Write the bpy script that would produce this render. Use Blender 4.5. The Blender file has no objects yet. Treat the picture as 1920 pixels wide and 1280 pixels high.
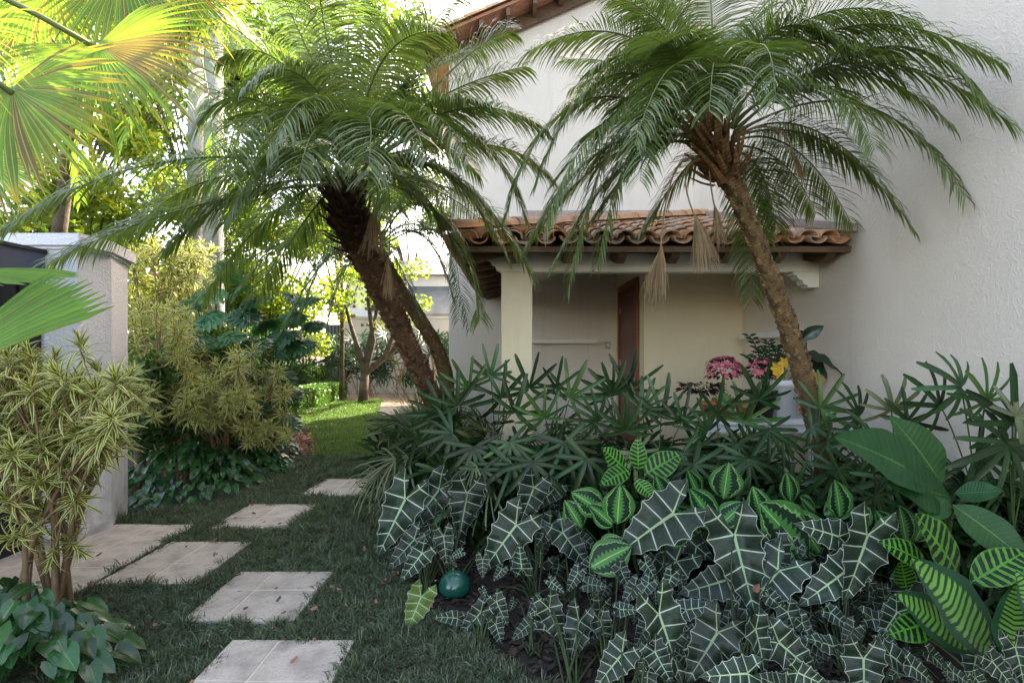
import bpy, math, random
import numpy as np
from mathutils import Vector, Matrix, noise as mnoise
random.seed(7); np.random.seed(7)
R = random.Random(11)
C = bpy.context.scene.collection
scene = bpy.context.scene
rad = math.radians

# ------------------------------------------------------------------ camera, world, sun, exposure
F, HZ, H0 = 1000.0, 655.0, 1.5           # focal length in photo pixels, horizon row, eye height
cam = bpy.data.cameras.new('camera'); cam.sensor_width = 36; cam.lens = 36*F/1920
cam.shift_y = (HZ-640)/1920; cam.clip_end = 500; cam.clip_start = 0.05
co = bpy.data.objects.new('camera', cam); C.objects.link(co)
co.location = (0, 0, H0); co.rotation_euler = (rad(90), 0, 0); scene.camera = co
SUN = Vector((0.46, 0.66, 0.60)).normalized()
sun_el = math.asin(SUN.z); sun_az = math.atan2(SUN.x, SUN.y)
w = bpy.data.worlds.new('World'); scene.world = w; w.use_nodes = True
wn = w.node_tree; sk = wn.nodes.new('ShaderNodeTexSky'); sk.sky_type = 'NISHITA'; sk.sun_disc = False
sk.sun_elevation = sun_el; sk.sun_rotation = sun_az; sk.air_density = 1.0; sk.dust_density = 2.5; sk.ozone_density = 1.0
bg = wn.nodes['Background']; tn = wn.nodes.new('ShaderNodeMix'); tn.data_type = 'RGBA'; tn.blend_type = 'MULTIPLY'; tn.inputs[0].default_value = 1; tn.inputs[7].default_value = (1.22,0.98,0.79,1); wn.links.new(sk.outputs[0], tn.inputs[6]); wn.links.new(tn.outputs[2], bg.inputs[0]); bg.inputs[1].default_value = 0.15
sl = bpy.data.lights.new('sun', 'SUN'); sl.energy = 3.0; sl.angle = rad(0.5); sl.color = (1.0, 0.93, 0.80)
so = bpy.data.objects.new('sun', sl); C.objects.link(so); so.rotation_euler = SUN.to_track_quat('Z', 'Y').to_euler()
scene.view_settings.view_transform = 'Standard'; scene.view_settings.look = 'None'
scene.view_settings.gamma = 1; scene.view_settings.exposure = 3.0
try: scene.view_settings.use_curve_mapping = False
except Exception: pass
scene.cycles.max_bounces = 8; scene.cycles.diffuse_bounces = 5; scene.cycles.transmission_bounces = 4
scene.cycles.transparent_max_bounces = 4; scene.cycles.sample_clamp_indirect = 6.0
scene.cycles.caustics_reflective = False; scene.cycles.caustics_refractive = False

# ------------------------------------------------------------------ helpers
def P(px, py, Y):   # a point of the place from where it is seen and how far away it is
    return Vector(((px-960)/F*Y, Y, H0-(py-HZ)/F*Y))
def GR(px, py, z=0.0):
    Y = (H0-z)*F/(py-HZ); return Vector(((px-960)/F*Y, Y, z))
def proj(p): return (960+F*p[0]/p[1], HZ-F*(p[2]-H0)/p[1])

class MB:
    def __init__(s): s.v=[]; s.f=[]; s.uv=[]; s.r=[]; s.mi=[]; s.m=0; s.rn=0.5
    def add(s, verts, faces, uvs=None):
        o = len(s.v); n = len(verts)
        s.v.extend([tuple(p) for p in verts]); s.f.extend([tuple(i+o for i in f) for f in faces])
        s.uv.extend(uvs if uvs is not None else [(0.0, 0.0)]*n); s.r.extend([s.rn]*n); s.mi.extend([s.m]*len(faces))
    def box(s, a, b):
        x0,y0,z0 = a; x1,y1,z1 = b
        s.add([(x0,y0,z0),(x1,y0,z0),(x1,y1,z0),(x0,y1,z0),(x0,y0,z1),(x1,y0,z1),(x1,y1,z1),(x0,y1,z1)],
              [(0,3,2,1),(4,5,6,7),(0,1,5,4),(1,2,6,5),(2,3,7,6),(3,0,4,7)])
    def prism(s, poly, z0, z1):
        n = len(poly); s.add([(x,y,z0) for x,y in poly]+[(x,y,z1) for x,y in poly],
            [tuple(range(n-1,-1,-1)), tuple(range(n,2*n))]+[(i,(i+1)%n,n+(i+1)%n,n+i) for i in range(n)])
    def extr(s, poly, d):   # polygon of 3-D points swept along d
        n = len(poly); d = Vector(d); q = [Vector(p) for p in poly]
        s.add(q+[p+d for p in q], [tuple(range(n-1,-1,-1)), tuple(range(n,2*n))]+[(i,(i+1)%n,n+(i+1)%n,n+i) for i in range(n)])
    def tube(s, pts, rs, n=6, cap=True):
        pts = [Vector(p) for p in pts]
        if not hasattr(rs, '__len__'): rs = [rs]*len(pts)
        vs=[]; uv=[]; ref = Vector((0,0,1)); L = 0
        for i,p in enumerate(pts):
            d = (pts[min(i+1,len(pts)-1)]-pts[max(i-1,0)])
            if d.length < 1e-9: d = Vector((0,0,1))
            d.normalize()
            if i == 0:
                a = d.cross(ref)
                if a.length < 0.1: a = d.cross(Vector((1,0,0)))
                a.normalize()
            else:
                a = (a-d*a.dot(d)).normalized(); L += (p-pts[i-1]).length
            b = d.cross(a)
            for k in range(n):
                t = 2*math.pi*k/n; vs.append(p+(a*math.cos(t)+b*math.sin(t))*rs[i]); uv.append((k/n, L))
        fs = [(i*n+k, i*n+(k+1)%n, (i+1)*n+(k+1)%n, (i+1)*n+k) for i in range(len(pts)-1) for k in range(n)]
        if cap: fs += [tuple(range(n-1,-1,-1)), tuple((len(pts)-1)*n+k for k in range(n))]
        s.add(vs, fs, uv)
    def lathe(s, prof, c=(0,0,0), n=20):
        vs = [(c[0]+r*math.cos(2*math.pi*k/n), c[1]+r*math.sin(2*math.pi*k/n), c[2]+z) for r,z in prof for k in range(n)]
        s.add(vs, [(i*n+k,i*n+(k+1)%n,(i+1)*n+(k+1)%n,(i+1)*n+k) for i in range(len(prof)-1) for k in range(n)]
              + [tuple(range(n-1,-1,-1)), tuple((len(prof)-1)*n+k for k in range(n))])
    def mesh(s, name, mats, smooth=False):
        me = bpy.data.meshes.new(name); me.from_pydata(s.v, [], s.f)
        li = np.empty(len(me.loops), dtype=np.int32); me.loops.foreach_get('vertex_index', li)
        ul = me.uv_layers.new(name='UVMap'); ul.data.foreach_set('uv', np.array(s.uv, dtype=np.float32)[li].ravel())
        at = me.attributes.new('rnd', 'FLOAT', 'POINT'); at.data.foreach_set('value', np.array(s.r, dtype=np.float32))
        if not isinstance(mats, (list, tuple)): mats = [mats]
        for m in mats: me.materials.append(m)
        if len(mats) > 1: me.polygons.foreach_set('material_index', np.array(s.mi, dtype=np.int32))
        if smooth: me.polygons.foreach_set('use_smooth', [True]*len(me.polygons))
        me.update(); return me
    def build(s, name, mats, parent=None, smooth=False, **k):
        return put(name, s.mesh(name, mats, smooth), parent, **k)

def put(name, me, parent=None, label=None, cat=None, group=None, kind=None, mat=None):
    o = bpy.data.objects.new(name, me); C.objects.link(o)
    if parent is not None:
        o.parent = parent; o.matrix_parent_inverse = Matrix.Translation(-parent.location)
    if mat is not None: o.matrix_basis = mat
    tag(o, label, cat, group, kind); return o
def tag(o, label=None, cat=None, group=None, kind=None):
    if label: o['label'] = label
    if cat: o['category'] = cat
    if group: o['group'] = group
    if kind: o['kind'] = kind
    return o
def thing(name, label, cat, loc=(0,0,0), group=None):
    o = bpy.data.objects.new(name, None); C.objects.link(o); o.location = loc; o.empty_display_size = 0.1
    return tag(o, label, cat, group)

# ------------------------------------------------------------------ materials
class NT:
    def __init__(s, name):
        s.mat = bpy.data.materials.new(name); s.mat.use_nodes = True; s.t = s.mat.node_tree; s.n = s.t.nodes
        s.bsdf = s.n['Principled BSDF']; s.out = s.n['Material Output']
    def put(s, sock, val):
        if isinstance(val, bpy.types.NodeSocket): s.t.links.new(val, sock)
        elif val is not None: sock.default_value = val
    def m(s, op, a, b=None, c=None, clamp=False):
        x = s.n.new('ShaderNodeMath'); x.operation = op; x.use_clamp = clamp
        for i,v in enumerate((a,b,c)): s.put(x.inputs[i], v)
        return x.outputs[0]
    def mix(s, f, a, b, mode='MIX'):
        x = s.n.new('ShaderNodeMix'); x.data_type = 'RGBA'; x.blend_type = mode
        s.put(x.inputs[0], f); s.put(x.inputs[6], c4(a)); s.put(x.inputs[7], c4(b)); return x.outputs[2]
    def noise(s, scale, detail=4, rough=0.55, vec=None, dist=0.0):
        x = s.n.new('ShaderNodeTexNoise'); x.inputs['Scale'].default_value = scale; x.inputs['Detail'].default_value = detail
        x.inputs['Roughness'].default_value = rough; x.inputs['Distortion'].default_value = dist
        if vec is not None: s.t.links.new(vec, x.inputs['Vector'])
        return x.outputs['Fac']
    def vor(s, scale, vec=None, feature='F1'):
        x = s.n.new('ShaderNodeTexVoronoi'); x.feature = feature; x.inputs['Scale'].default_value = scale
        if vec is not None: s.t.links.new(vec, x.inputs['Vector'])
        return x.outputs[0]
    def obj(s): return s.n.new('ShaderNodeTexCoord').outputs['Object']
    def gen(s, v): return s.n.new('ShaderNodeTexCoord').outputs[v]
    def uv(s):
        x = s.n.new('ShaderNodeSeparateXYZ'); t = s.n.new('ShaderNodeUVMap'); t.uv_map = 'UVMap'; s.t.links.new(t.outputs[0], x.inputs[0])
        return x.outputs[0], x.outputs[1]
    def attr(s, n='rnd'):
        x = s.n.new('ShaderNodeAttribute'); x.attribute_name = n; return x.outputs['Fac']
    def rnd(s): return s.n.new('ShaderNodeObjectInfo').outputs['Random']
    def ramp(s, f, stops):
        x = s.n.new('ShaderNodeValToRGB'); s.put(x.inputs[0], f); e = x.color_ramp.elements
        while len(e) < len(stops): e.new(0.5)
        for i,(p,c) in enumerate(stops): e[i].position = p; e[i].color = c4(c)
        return x.outputs[0]
    def mapr(s, f, a, b, c, d):
        x = s.n.new('ShaderNodeMapRange'); s.put(x.inputs[0], f)
        for i,v in enumerate((a,b,c,d)): x.inputs[i+1].default_value = v
        return x.outputs[0]
    def bump(s, h, strength=0.3, dist=0.01):
        x = s.n.new('ShaderNodeBump'); x.inputs['Strength'].default_value = strength; x.inputs['Distance'].default_value = dist
        s.put(x.inputs['Height'], h); s.t.links.new(x.outputs[0], s.bsdf.inputs['Normal']); return x.outputs[0]
    def hsv(s, col, h=0.5, sat=1.0, v=1.0):
        x = s.n.new('ShaderNodeHueSaturation'); s.put(x.inputs['Hue'], h); s.put(x.inputs['Saturation'], sat); s.put(x.inputs['Value'], v)
        s.put(x.inputs['Color'], c4(col)); return x.outputs[0]
    def done(s, col, rough=0.6, spec=0.5, metal=0.0):
        s.put(s.bsdf.inputs['Base Color'], c4(col)); s.put(s.bsdf.inputs['Roughness'], rough)
        s.put(s.bsdf.inputs['Specular IOR Level'], spec); s.bsdf.inputs['Metallic'].default_value = metal; return s.mat
def c4(c):
    if isinstance(c, bpy.types.NodeSocket): return c
    return tuple(c)+(1.0,) if isinstance(c, (tuple, list)) and len(c) == 3 else c

def leafmat(name, col, col2=None, tr=0.3, trc=None, rough=0.42, spec=0.5, pat=None, var=0.35, hue=0.03):
    s = NT(name); u, v = s.uv()
    if pat: base, bh = pat(s, u, v)
    else:
        base = s.mix(s.m('LESS_THAN', u, 0.06), col, col2 or col); bh = None
    rv = s.m('FRACT', s.m('ADD', s.attr(), s.m('MULTIPLY', s.rnd(), 3.7)))
    n = s.noise(9, 3, vec=s.obj())
    val = s.m('ADD', s.mapr(rv, 0, 1, 1-var, 1+var), s.mapr(n, 0.3, 0.7, -0.12, 0.12))
    base = s.hsv(base, h=s.mapr(s.m('FRACT', s.m('MULTIPLY', rv, 7.3)), 0, 1, 0.5-hue, 0.5+hue*0.6), v=val)
    s.done(base, rough, spec)
    if bh is not None: s.bump(bh, 0.35, 0.004)
    if tr > 0:
        t = s.n.new('ShaderNodeBsdfTranslucent')
        s.t.links.new(s.mix(1.0, base, trc or (1.9, 2.0, 0.7), 'MULTIPLY'), t.inputs[0])
        mx = s.n.new('ShaderNodeMixShader'); mx.inputs[0].default_value = tr
        s.t.links.new(s.bsdf.outputs[0], mx.inputs[1]); s.t.links.new(t.outputs[0], mx.inputs[2]); s.t.links.new(mx.outputs[0], s.out.inputs[0])
    return s.mat

def vein(s, v, wdt):   # 1 near whole numbers of v
    f = s.m('FRACT', s.m('ADD', v, 0.5)); return s.m('LESS_THAN', s.m('ABSOLUTE', s.m('SUBTRACT', f, 0.5)), wdt)
def soft(s, x, a, b): return s.m('SMOOTH_MIN', s.mapr(x, a, b, 0, 1), 1.0, 0.0)
def pat_aloc(s, u, v, pale=False):
    f = s.m('ABSOLUTE', s.m('SUBTRACT', s.m('FRACT', s.m('ADD', v, 0.5)), 0.5))
    wv = s.mapr(u, 0, 1, 0.040, 0.016); vn = s.mapr(s.m('SUBTRACT', f, wv), -0.01, 0.022, 1, 0)
    mid = s.mapr(u, 0.04, 0.075, 1, 0); ed = s.mapr(u, 0.965, 0.985, 0, 0.8)
    k = s.m('MAXIMUM', s.m('MAXIMUM', vn, mid), ed, clamp=True)
    fine = s.mapr(s.noise(60, 2, vec=s.obj()), 0.35, 0.7, 0.0, 0.25)
    body = s.mix(s.m('ADD', fine, s.mapr(f, 0.03, 0.25, 0.3, 0.0)), (0.013, 0.024, 0.016), (0.055, 0.085, 0.056))
    if pale: body = s.mix(s.mapr(f, 0.03, 0.3, 0.5, 0), (0.085, 0.14, 0.035), (0.15, 0.22, 0.06))
    vc = s.mix(s.mapr(u, 0.0, 0.35, 0, 1), (0.26, 0.38, 0.20), (0.42, 0.47, 0.42))
    return s.mix(k, body, vc), s.m('SUBTRACT', 1.0, s.mapr(f, 0.0, 0.4, 1, 0))
def pat_zebra(s, u, v):
    f = s.m('ABSOLUTE', s.m('SUBTRACT', s.m('FRACT', s.m('ADD', v, 0.5)), 0.5))
    f = s.m('ADD', f, s.mapr(s.noise(40, 4, vec=s.obj()), 0.3, 0.7, -0.10, 0.10))
    k = s.m('MAXIMUM', s.mapr(f, 0.17, 0.23, 1, 0), s.m('MAXIMUM', s.mapr(u, 0.05, 0.09, 1, 0), s.mapr(u, 0.86, 0.93, 0, 0.55)), clamp=True)
    return s.mix(k, (0.007, 0.022, 0.009), (0.085, 0.25, 0.028)), None
def pat_cream(s, u, v):
    f = s.m('ABSOLUTE', s.m('SUBTRACT', s.m('FRACT', s.m('ADD', v, 0.5)), 0.5))
    lim = s.m('ADD', 0.66, s.m('MULTIPLY', s.m('SUBTRACT', s.m('FRACT', s.m('MULTIPLY', v, 4.0)), 0.5), 0.12))
    f = s.m('ABSOLUTE', s.m('SUBTRACT', s.m('FRACT', s.m('ADD', s.m('MULTIPLY', v, 1.35), s.mapr(s.noise(9,2,vec=s.obj()),.3,.7,-.2,.2))), 0.5))
    ins = s.m('LESS_THAN', u, lim)
    st = s.mapr(s.m('ADD', f, s.m('MULTIPLY', u, -0.1)), 0.12, 0.24, 1, 0)
    body = s.mix(st, (0.16, 0.33, 0.06), (0.018, 0.055, 0.02))
    return s.mix(ins, (0.02, 0.065, 0.028), body), None
def pat_medal(s, u, v):
    tri = s.m('ABSOLUTE', s.m('SUBTRACT', s.m('FRACT', s.m('MULTIPLY', v, 1.6)), 0.5)); nz = s.mapr(s.noise(22, 3, vec=s.obj()), .3, .7, -.09, .09)
    ctr = s.mapr(s.m('SUBTRACT', u, s.m('MULTIPLY', tri, 0.42)), 0.16, 0.24, 1, 0)
    body = s.mix(ctr, (0.009, 0.026, 0.013), (0.055, 0.19, 0.045))
    wob = s.m('ADD', s.m('ADD', 0.74, nz), s.m('MULTIPLY', s.m('SUBTRACT', tri, 0.25), 0.11))
    ring = s.mapr(s.m('ABSOLUTE', s.m('SUBTRACT', u, wob)), 0.015, 0.045, 1, 0)
    out = s.m('GREATER_THAN', u, wob)
    body = s.mix(out, body, (0.045, 0.14, 0.035))
    body = s.mix(ring, body, (0.20, 0.36, 0.12))
    return s.mix(s.m('LESS_THAN', u, 0.035), body, (0.25, 0.42, 0.13)), None
def pat_varieg(s, u, v):
    n = s.mapr(s.noise(30, 2, vec=s.obj()), 0.3, 0.7, -0.1, 0.1)
    k = s.mapr(s.m('ADD', u, n), 0.48, 0.56, 0, 1)
    return s.mix(k, (0.07, 0.14, 0.025), (0.64, 0.60, 0.22)), None
def pat_rib(s, u, v):
    f = s.m('ABSOLUTE', s.m('SUBTRACT', s.m('FRACT', s.m('ADD', v, 0.5)), 0.5))
    fl = s.mapr(s.vor(45, vec=s.obj()), 0.02, 0.07, 1, 0)
    b = s.mix(s.mapr(f, 0, 0.16, 1, 0), (0.021, 0.080, 0.022), (0.017, 0.066, 0.019))
    b = s.mix(s.m('LESS_THAN', u, 0.04), b, (0.07, 0.17, 0.05))
    b = s.mix(s.m('MULTIPLY', fl, s.m('GREATER_THAN', s.noise(14, 2, vec=s.obj()), 0.54)), b, (0.4, 0.42, 0.3))
    return b, s.mapr(f, 0, 0.3, 0, 1)
def pat_fan(s, u, v):   # v = reach from the hub, u = across one segment
    n = s.noise(5, 3, vec=s.obj())
    b = s.mix(s.mapr(n, 0.35, 0.65, 0, 1), (0.10, 0.21, 0.02), (0.17, 0.28, 0.02))
    ye = s.mapr(s.m('ADD', v, s.mapr(s.noise(7, 3, vec=s.obj()), 0.3, 0.7, -0.3, 0.3)), 0.65, 1.05, 0, 0.8)
    b = s.mix(ye, b, (0.42, 0.31, 0.035))
    br = s.m('MULTIPLY', s.m('GREATER_THAN', s.attr(), 0.62), 0.8)
    b = s.mix(br, b, (0.22, 0.12, 0.055))
    return s.mix(s.m('LESS_THAN', s.m('ABSOLUTE', s.m('SUBTRACT', u, 0.5)), 0.09), b, (0.33, 0.40, 0.10)), None

M = {}
M['aloc'] = leafmat('arrow_leaf', (0,0,0), pat=pat_aloc, tr=0.06, rough=0.42, spec=0.25, var=0.40, hue=0.035, trc=(1.2,1.6,.8))
M['aloc_pale'] = leafmat('pale_arrow_leaf', (0,0,0), pat=lambda s,u,v: pat_aloc(s,u,v,True), tr=0.15, rough=0.45, spec=0.22, var=0.1, hue=0.01)
M['zebra'] = leafmat('zebra_leaf', (0,0,0), pat=pat_zebra, tr=0.18, spec=0.25, rough=0.45, var=0.2, hue=0.01, trc=(1.5,1.8,.7))
M['cream'] = leafmat('cream_leaf', (0,0,0), pat=pat_cream, tr=0.15, spec=0.25, rough=0.42, var=0.15, hue=0.01, trc=(1.5,1.8,.7))
M['medal'] = leafmat('medallion_leaf', (0,0,0), pat=pat_medal, tr=0.12, spec=0.25, rough=0.42, var=0.22, hue=0.01, trc=(1.5,1.8,.7))
M['varieg'] = leafmat('variegated_leaf', (0,0,0), pat=pat_varieg, tr=0.25, rough=0.45, var=0.22, hue=0.015, trc=(1.4,1.4,.8))
M['rib'] = leafmat('ribbed_leaf', (0,0,0), pat=pat_rib, tr=0.2, spec=0.3, rough=0.4, var=0.25, hue=0.02, trc=(1.7,2.2,.7))
M['fan'] = leafmat('fan_leaf', (0,0,0), pat=pat_fan, tr=0.42, rough=0.45, var=0.2, hue=0.02, trc=(2.0,2.0,.7))
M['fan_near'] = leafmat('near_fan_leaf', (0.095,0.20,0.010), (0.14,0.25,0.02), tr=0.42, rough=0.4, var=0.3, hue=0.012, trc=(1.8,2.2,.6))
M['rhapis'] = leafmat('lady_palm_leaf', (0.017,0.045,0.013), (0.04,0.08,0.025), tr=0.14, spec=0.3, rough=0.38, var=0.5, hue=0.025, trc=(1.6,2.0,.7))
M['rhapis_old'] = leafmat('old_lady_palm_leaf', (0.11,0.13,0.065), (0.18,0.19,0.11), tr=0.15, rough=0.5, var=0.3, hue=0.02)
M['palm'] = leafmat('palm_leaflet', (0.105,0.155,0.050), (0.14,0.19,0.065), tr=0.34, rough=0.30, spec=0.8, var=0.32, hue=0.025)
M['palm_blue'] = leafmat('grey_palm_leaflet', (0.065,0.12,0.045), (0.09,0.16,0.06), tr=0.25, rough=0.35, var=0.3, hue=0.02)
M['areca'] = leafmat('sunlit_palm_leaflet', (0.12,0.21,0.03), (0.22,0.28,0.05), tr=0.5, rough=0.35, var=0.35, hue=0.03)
M['pothos'] = leafmat('heart_leaf', (0.020,0.078,0.020), (0.06,0.14,0.04), tr=0.15, rough=0.26, spec=0.6, var=0.45, hue=0.025)
M['philo'] = leafmat('split_leaf', (0.040,0.125,0.055), (0.08,0.18,0.07), tr=0.22, rough=0.3, spec=0.6, var=0.35, hue=0.02)
M['shrub'] = leafmat('shrub_leaf', (0.045,0.115,0.028), (0.07,0.15,0.04), tr=0.35, rough=0.4, var=0.45, hue=0.035)
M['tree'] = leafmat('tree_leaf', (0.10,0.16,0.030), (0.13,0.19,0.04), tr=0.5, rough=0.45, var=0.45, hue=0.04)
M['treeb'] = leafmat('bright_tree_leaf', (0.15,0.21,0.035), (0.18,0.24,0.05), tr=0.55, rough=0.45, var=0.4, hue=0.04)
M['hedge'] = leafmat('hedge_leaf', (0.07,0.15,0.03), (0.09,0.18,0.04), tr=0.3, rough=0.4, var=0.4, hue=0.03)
M['mondo'] = leafmat('mondo_grass', (0.085,0.120,0.070), (0.085,0.125,0.075), tr=0.2, rough=0.42, var=0.6, hue=0.045)
M['lawn'] = leafmat('lawn_grass', (0.11,0.19,0.065), (0.11,0.19,0.065), tr=0.25, rough=0.45, var=0.6, hue=0.05)
M['tuft'] = leafmat('strap_leaf', (0.045,0.105,0.042), (0.08,0.15,0.06), tr=0.25, rough=0.4, var=0.35, hue=0.02)
M['dark'] = leafmat('dark_leaf', (0.016,0.040,0.018), (0.03,0.06,0.025), tr=0.08, rough=0.3, spec=0.6, var=0.35, hue=0.02)
M['burg'] = leafmat('burgundy_leaf', (0.028,0.016,0.018), (0.05,0.03,0.03), tr=0.1, rough=0.4, var=0.35)
M['succ'] = leafmat('succulent_leaf', (0.16,0.30,0.13), (0.2,0.34,0.16), tr=0.1, rough=0.4, var=0.3)
M['pink'] = leafmat('pink_petal', (0.62,0.16,0.24), (0.68,0.24,0.30), tr=0.25, rough=0.6, var=0.35, hue=0.01, trc=(1.3,1,1.1))
M['yellow'] = leafmat('yellow_petal', (0.80,0.52,0.04), (0.85,0.6,0.2), tr=0.25, rough=0.6, var=0.2, hue=0.02, trc=(1.2,1.1,1))

def stucco(name, col, bs=26, st=0.5, warm=None):
    s = NT(name); o = s.obj()
    n1 = s.noise(bs, 5, 0.6, vec=o, dist=1.2); n2 = s.noise(1.3, 4, vec=o)
    n3 = s.m('MULTIPLY', s.m('ABSOLUTE', s.m('SUBTRACT', s.noise(bs*0.45, 3, vec=o, dist=2.5), 0.5)), 3.0)
    c = s.mix(s.mapr(n2, 0.3, 0.7, 0, 0.30), col, tuple(x*0.86 for x in col))
    c = s.mix(s.mapr(s.noise(0.5, 3, vec=o), 0.55, 0.75, 0, 0.16), c, (0.42, 0.40, 0.34))
    gp = s.n.new('ShaderNodeNewGeometry').outputs['Position']; mp = s.n.new('ShaderNodeMapping'); mp.inputs['Scale'].default_value = (5, 5, .35); s.t.links.new(gp, mp.inputs[0])
    c = s.mix(s.mapr(s.noise(1.6, 5, 0.6, vec=mp.outputs[0]), 0.55, 0.8, 0, 0.22), c, (0.36, 0.34, 0.30))
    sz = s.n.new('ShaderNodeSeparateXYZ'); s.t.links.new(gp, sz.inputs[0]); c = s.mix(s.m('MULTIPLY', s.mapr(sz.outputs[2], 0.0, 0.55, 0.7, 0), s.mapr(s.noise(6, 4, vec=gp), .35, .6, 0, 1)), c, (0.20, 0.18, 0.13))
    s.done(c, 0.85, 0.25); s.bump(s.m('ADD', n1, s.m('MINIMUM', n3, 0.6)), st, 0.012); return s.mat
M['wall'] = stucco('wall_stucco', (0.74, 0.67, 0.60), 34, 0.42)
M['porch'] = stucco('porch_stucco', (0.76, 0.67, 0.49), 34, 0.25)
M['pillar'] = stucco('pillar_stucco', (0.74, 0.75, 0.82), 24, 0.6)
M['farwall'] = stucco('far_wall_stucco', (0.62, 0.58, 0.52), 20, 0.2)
def plain(name, col, rough=0.6, ns=12, var=0.25, bs=0.1, metal=0.0, spec=0.5, col2=None):
    s = NT(name); o = s.obj(); n = s.noise(ns, 5, vec=o)
    c = s.mix(s.mapr(n, 0.3, 0.7, 0, 1), col, col2 or tuple(x*(1-var) for x in col))
    s.done(c, s.mapr(n, 0.3, 0.7, rough-0.06, rough+0.08), spec, metal)
    if bs: s.bump(s.noise(ns*6, 4, vec=o), bs, 0.004)
    return s.mat
M['trim'] = plain('white_trim_paint', (0.82, 0.80, 0.71), 0.5, 4, 0.12, 0.05)
M['white'] = plain('white_paint', (0.75, 0.76, 0.78), 0.45, 5, 0.08, 0.03)
def wood(name, a, b, ax=(1,1,12), rough=0.6):
    s = NT(name); mp = s.n.new('ShaderNodeMapping'); mp.inputs['Scale'].default_value = ax; s.t.links.new(s.obj(), mp.inputs[0])
    n = s.noise(3, 6, 0.6, vec=mp.outputs[0], dist=0.6); s.done(s.mix(s.mapr(n, 0.3, 0.7, 0, 1), a, b), rough); s.bump(n, 0.2, 0.004); return s.mat
M['rafter'] = wood('rafter_wood', (0.17,0.105,0.06), (0.10,0.06,0.035), (3,3,3), 0.75)
M['door'] = wood('door_wood', (0.12,0.025,0.010), (0.06,0.013,0.007), (14,14,0.8), 0.35)
M['frame'] = wood('door_frame_wood', (0.24,0.07,0.025), (0.15,0.04,0.015), (14,14,1), 0.45)
def tilemat():
    s = NT('terracotta_tile'); o = s.obj(); r = s.rnd(); g = s.n.new('ShaderNodeNewGeometry')
    c = s.ramp(s.m('FRACT', s.m('ADD', r, s.m('MULTIPLY', s.attr(), 5.3))), [(0,(0.60,0.27,0.12)),(0.35,(0.66,0.37,0.20)),(0.6,(0.58,0.35,0.22)),(0.8,(0.42,0.30,0.22)),(1,(0.68,0.45,0.30))])
    n = s.noise(14, 6, 0.65, vec=g.outputs['Position']); c = s.mix(s.mapr(n, 0.50, 0.72, 0, 0.6), c, (0.16, 0.14, 0.12))
    sz = s.n.new('ShaderNodeSeparateXYZ'); s.t.links.new(g.outputs['True Normal'], sz.inputs[0])
    c = s.mix(s.m('MULTIPLY', s.mapr(sz.outputs[2], 0.1, 0.8, 0, 0.55), s.mapr(s.noise(5, 4, vec=g.outputs['Position']), 0.35, 0.6, 0.1, 0.9)), c, (0.27, 0.24, 0.20))
    s.done(c, 0.85, 0.2); s.bump(n, 0.35, 0.006); return s.mat
M['tile'] = tilemat()
M['tile_clean'] = plain('clean_terracotta', (0.48,0.22,0.13), 0.8, 8, 0.35, 0.2)
M['mortar'] = plain('mortar_flashing', (0.42,0.34,0.30), 0.85, 18, 0.3, 0.3)
M['terra'] = plain('terracotta_pot', (0.42,0.16,0.07), 0.75, 10, 0.2, 0.1)
def pavmat():
    s = NT('paver_concrete'); o = s.n.new('ShaderNodeNewGeometry').outputs['Position']; rv = s.rnd()
    n = s.noise(7, 6, 0.65, vec=o); f = s.noise(90, 3, vec=o)
    c = s.mix(s.mapr(rv, 0, 1, 0, 1), (0.54,0.48,0.42), (0.48,0.425,0.37))
    c = s.mix(s.mapr(n, 0.42, 0.72, 0, 0.75), c, (0.26,0.225,0.20))
    c = s.mix(s.mapr(s.noise(2.2, 4, vec=o), 0.58, 0.75, 0, 0.6), c, (0.16,0.14,0.115))
    c = s.mix(s.mapr(f, 0.5, 0.75, 0, 0.45), c, (0.20,0.18,0.16)); c = s.mix(s.mapr(s.noise(28, 4, 0.7, vec=o, dist=1.0), 0.68, 0.76, 0, 0.8), c, (0.10,0.085,0.06))
    s.done(c, 0.85, 0.25); s.bump(s.m('ADD', f, n), 0.35, 0.004); return s.mat
M['paver'] = pavmat()
M['grout'] = plain('grout', (0.68,0.60,0.50), 0.9, 20, 0.25, 0.2)
M['soil'] = plain('garden_soil', (0.020,0.015,0.012), 0.95, 9, 0.5, 0.8)
M['mgnd'] = plain('mossy_ground', (0.022,0.030,0.016), 0.95, 9, 0.4, 0.6)
M['lgnd'] = plain('lawn_ground', (0.05,0.055,0.025), 0.95, 5, 0.4, 0.6)
M['sand'] = plain('sandy_path', (0.40,0.27,0.19), 0.95, 6, 0.25, 0.5)
M['bark_chip'] = leafmat('bark_chip', (0.24,0.13,0.085), (0.24,0.13,0.085), tr=0, rough=0.9, var=0.5, hue=0.01)
M['litter'] = leafmat('dry_litter', (0.028,0.019,0.013), (0.028,0.019,0.013), tr=0, rough=0.9, var=0.6, hue=0.02)
M['gate'] = plain('dark_gate_metal', (0.012,0.012,0.015), 0.45, 3, 0.3, 0)
M['gate_top'] = plain('blue_grey_metal', (0.075,0.085,0.13), 0.35, 3, 0.2, 0, spec=0.6)
M['grey_gate'] = plain('grey_gate_paint', (0.13,0.13,0.16), 0.5, 3, 0.2, 0)
M['ball'] = plain('teal_glazed_ball', (0.005,0.065,0.048), 0.18, 8, 0.5, 0.0, spec=0.7, col2=(0.02,0.10,0.075))
M['blue'] = plain('blue_glaze', (0.01,0.03,0.22), 0.2, 8, 0.3, 0)
M['switch'] = plain('grey_plastic', (0.35,0.35,0.36), 0.4, 8, 0.1, 0)
M['darkpot'] = plain('dark_pot', (0.02,0.022,0.02), 0.5, 8, 0.3, 0)
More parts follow.
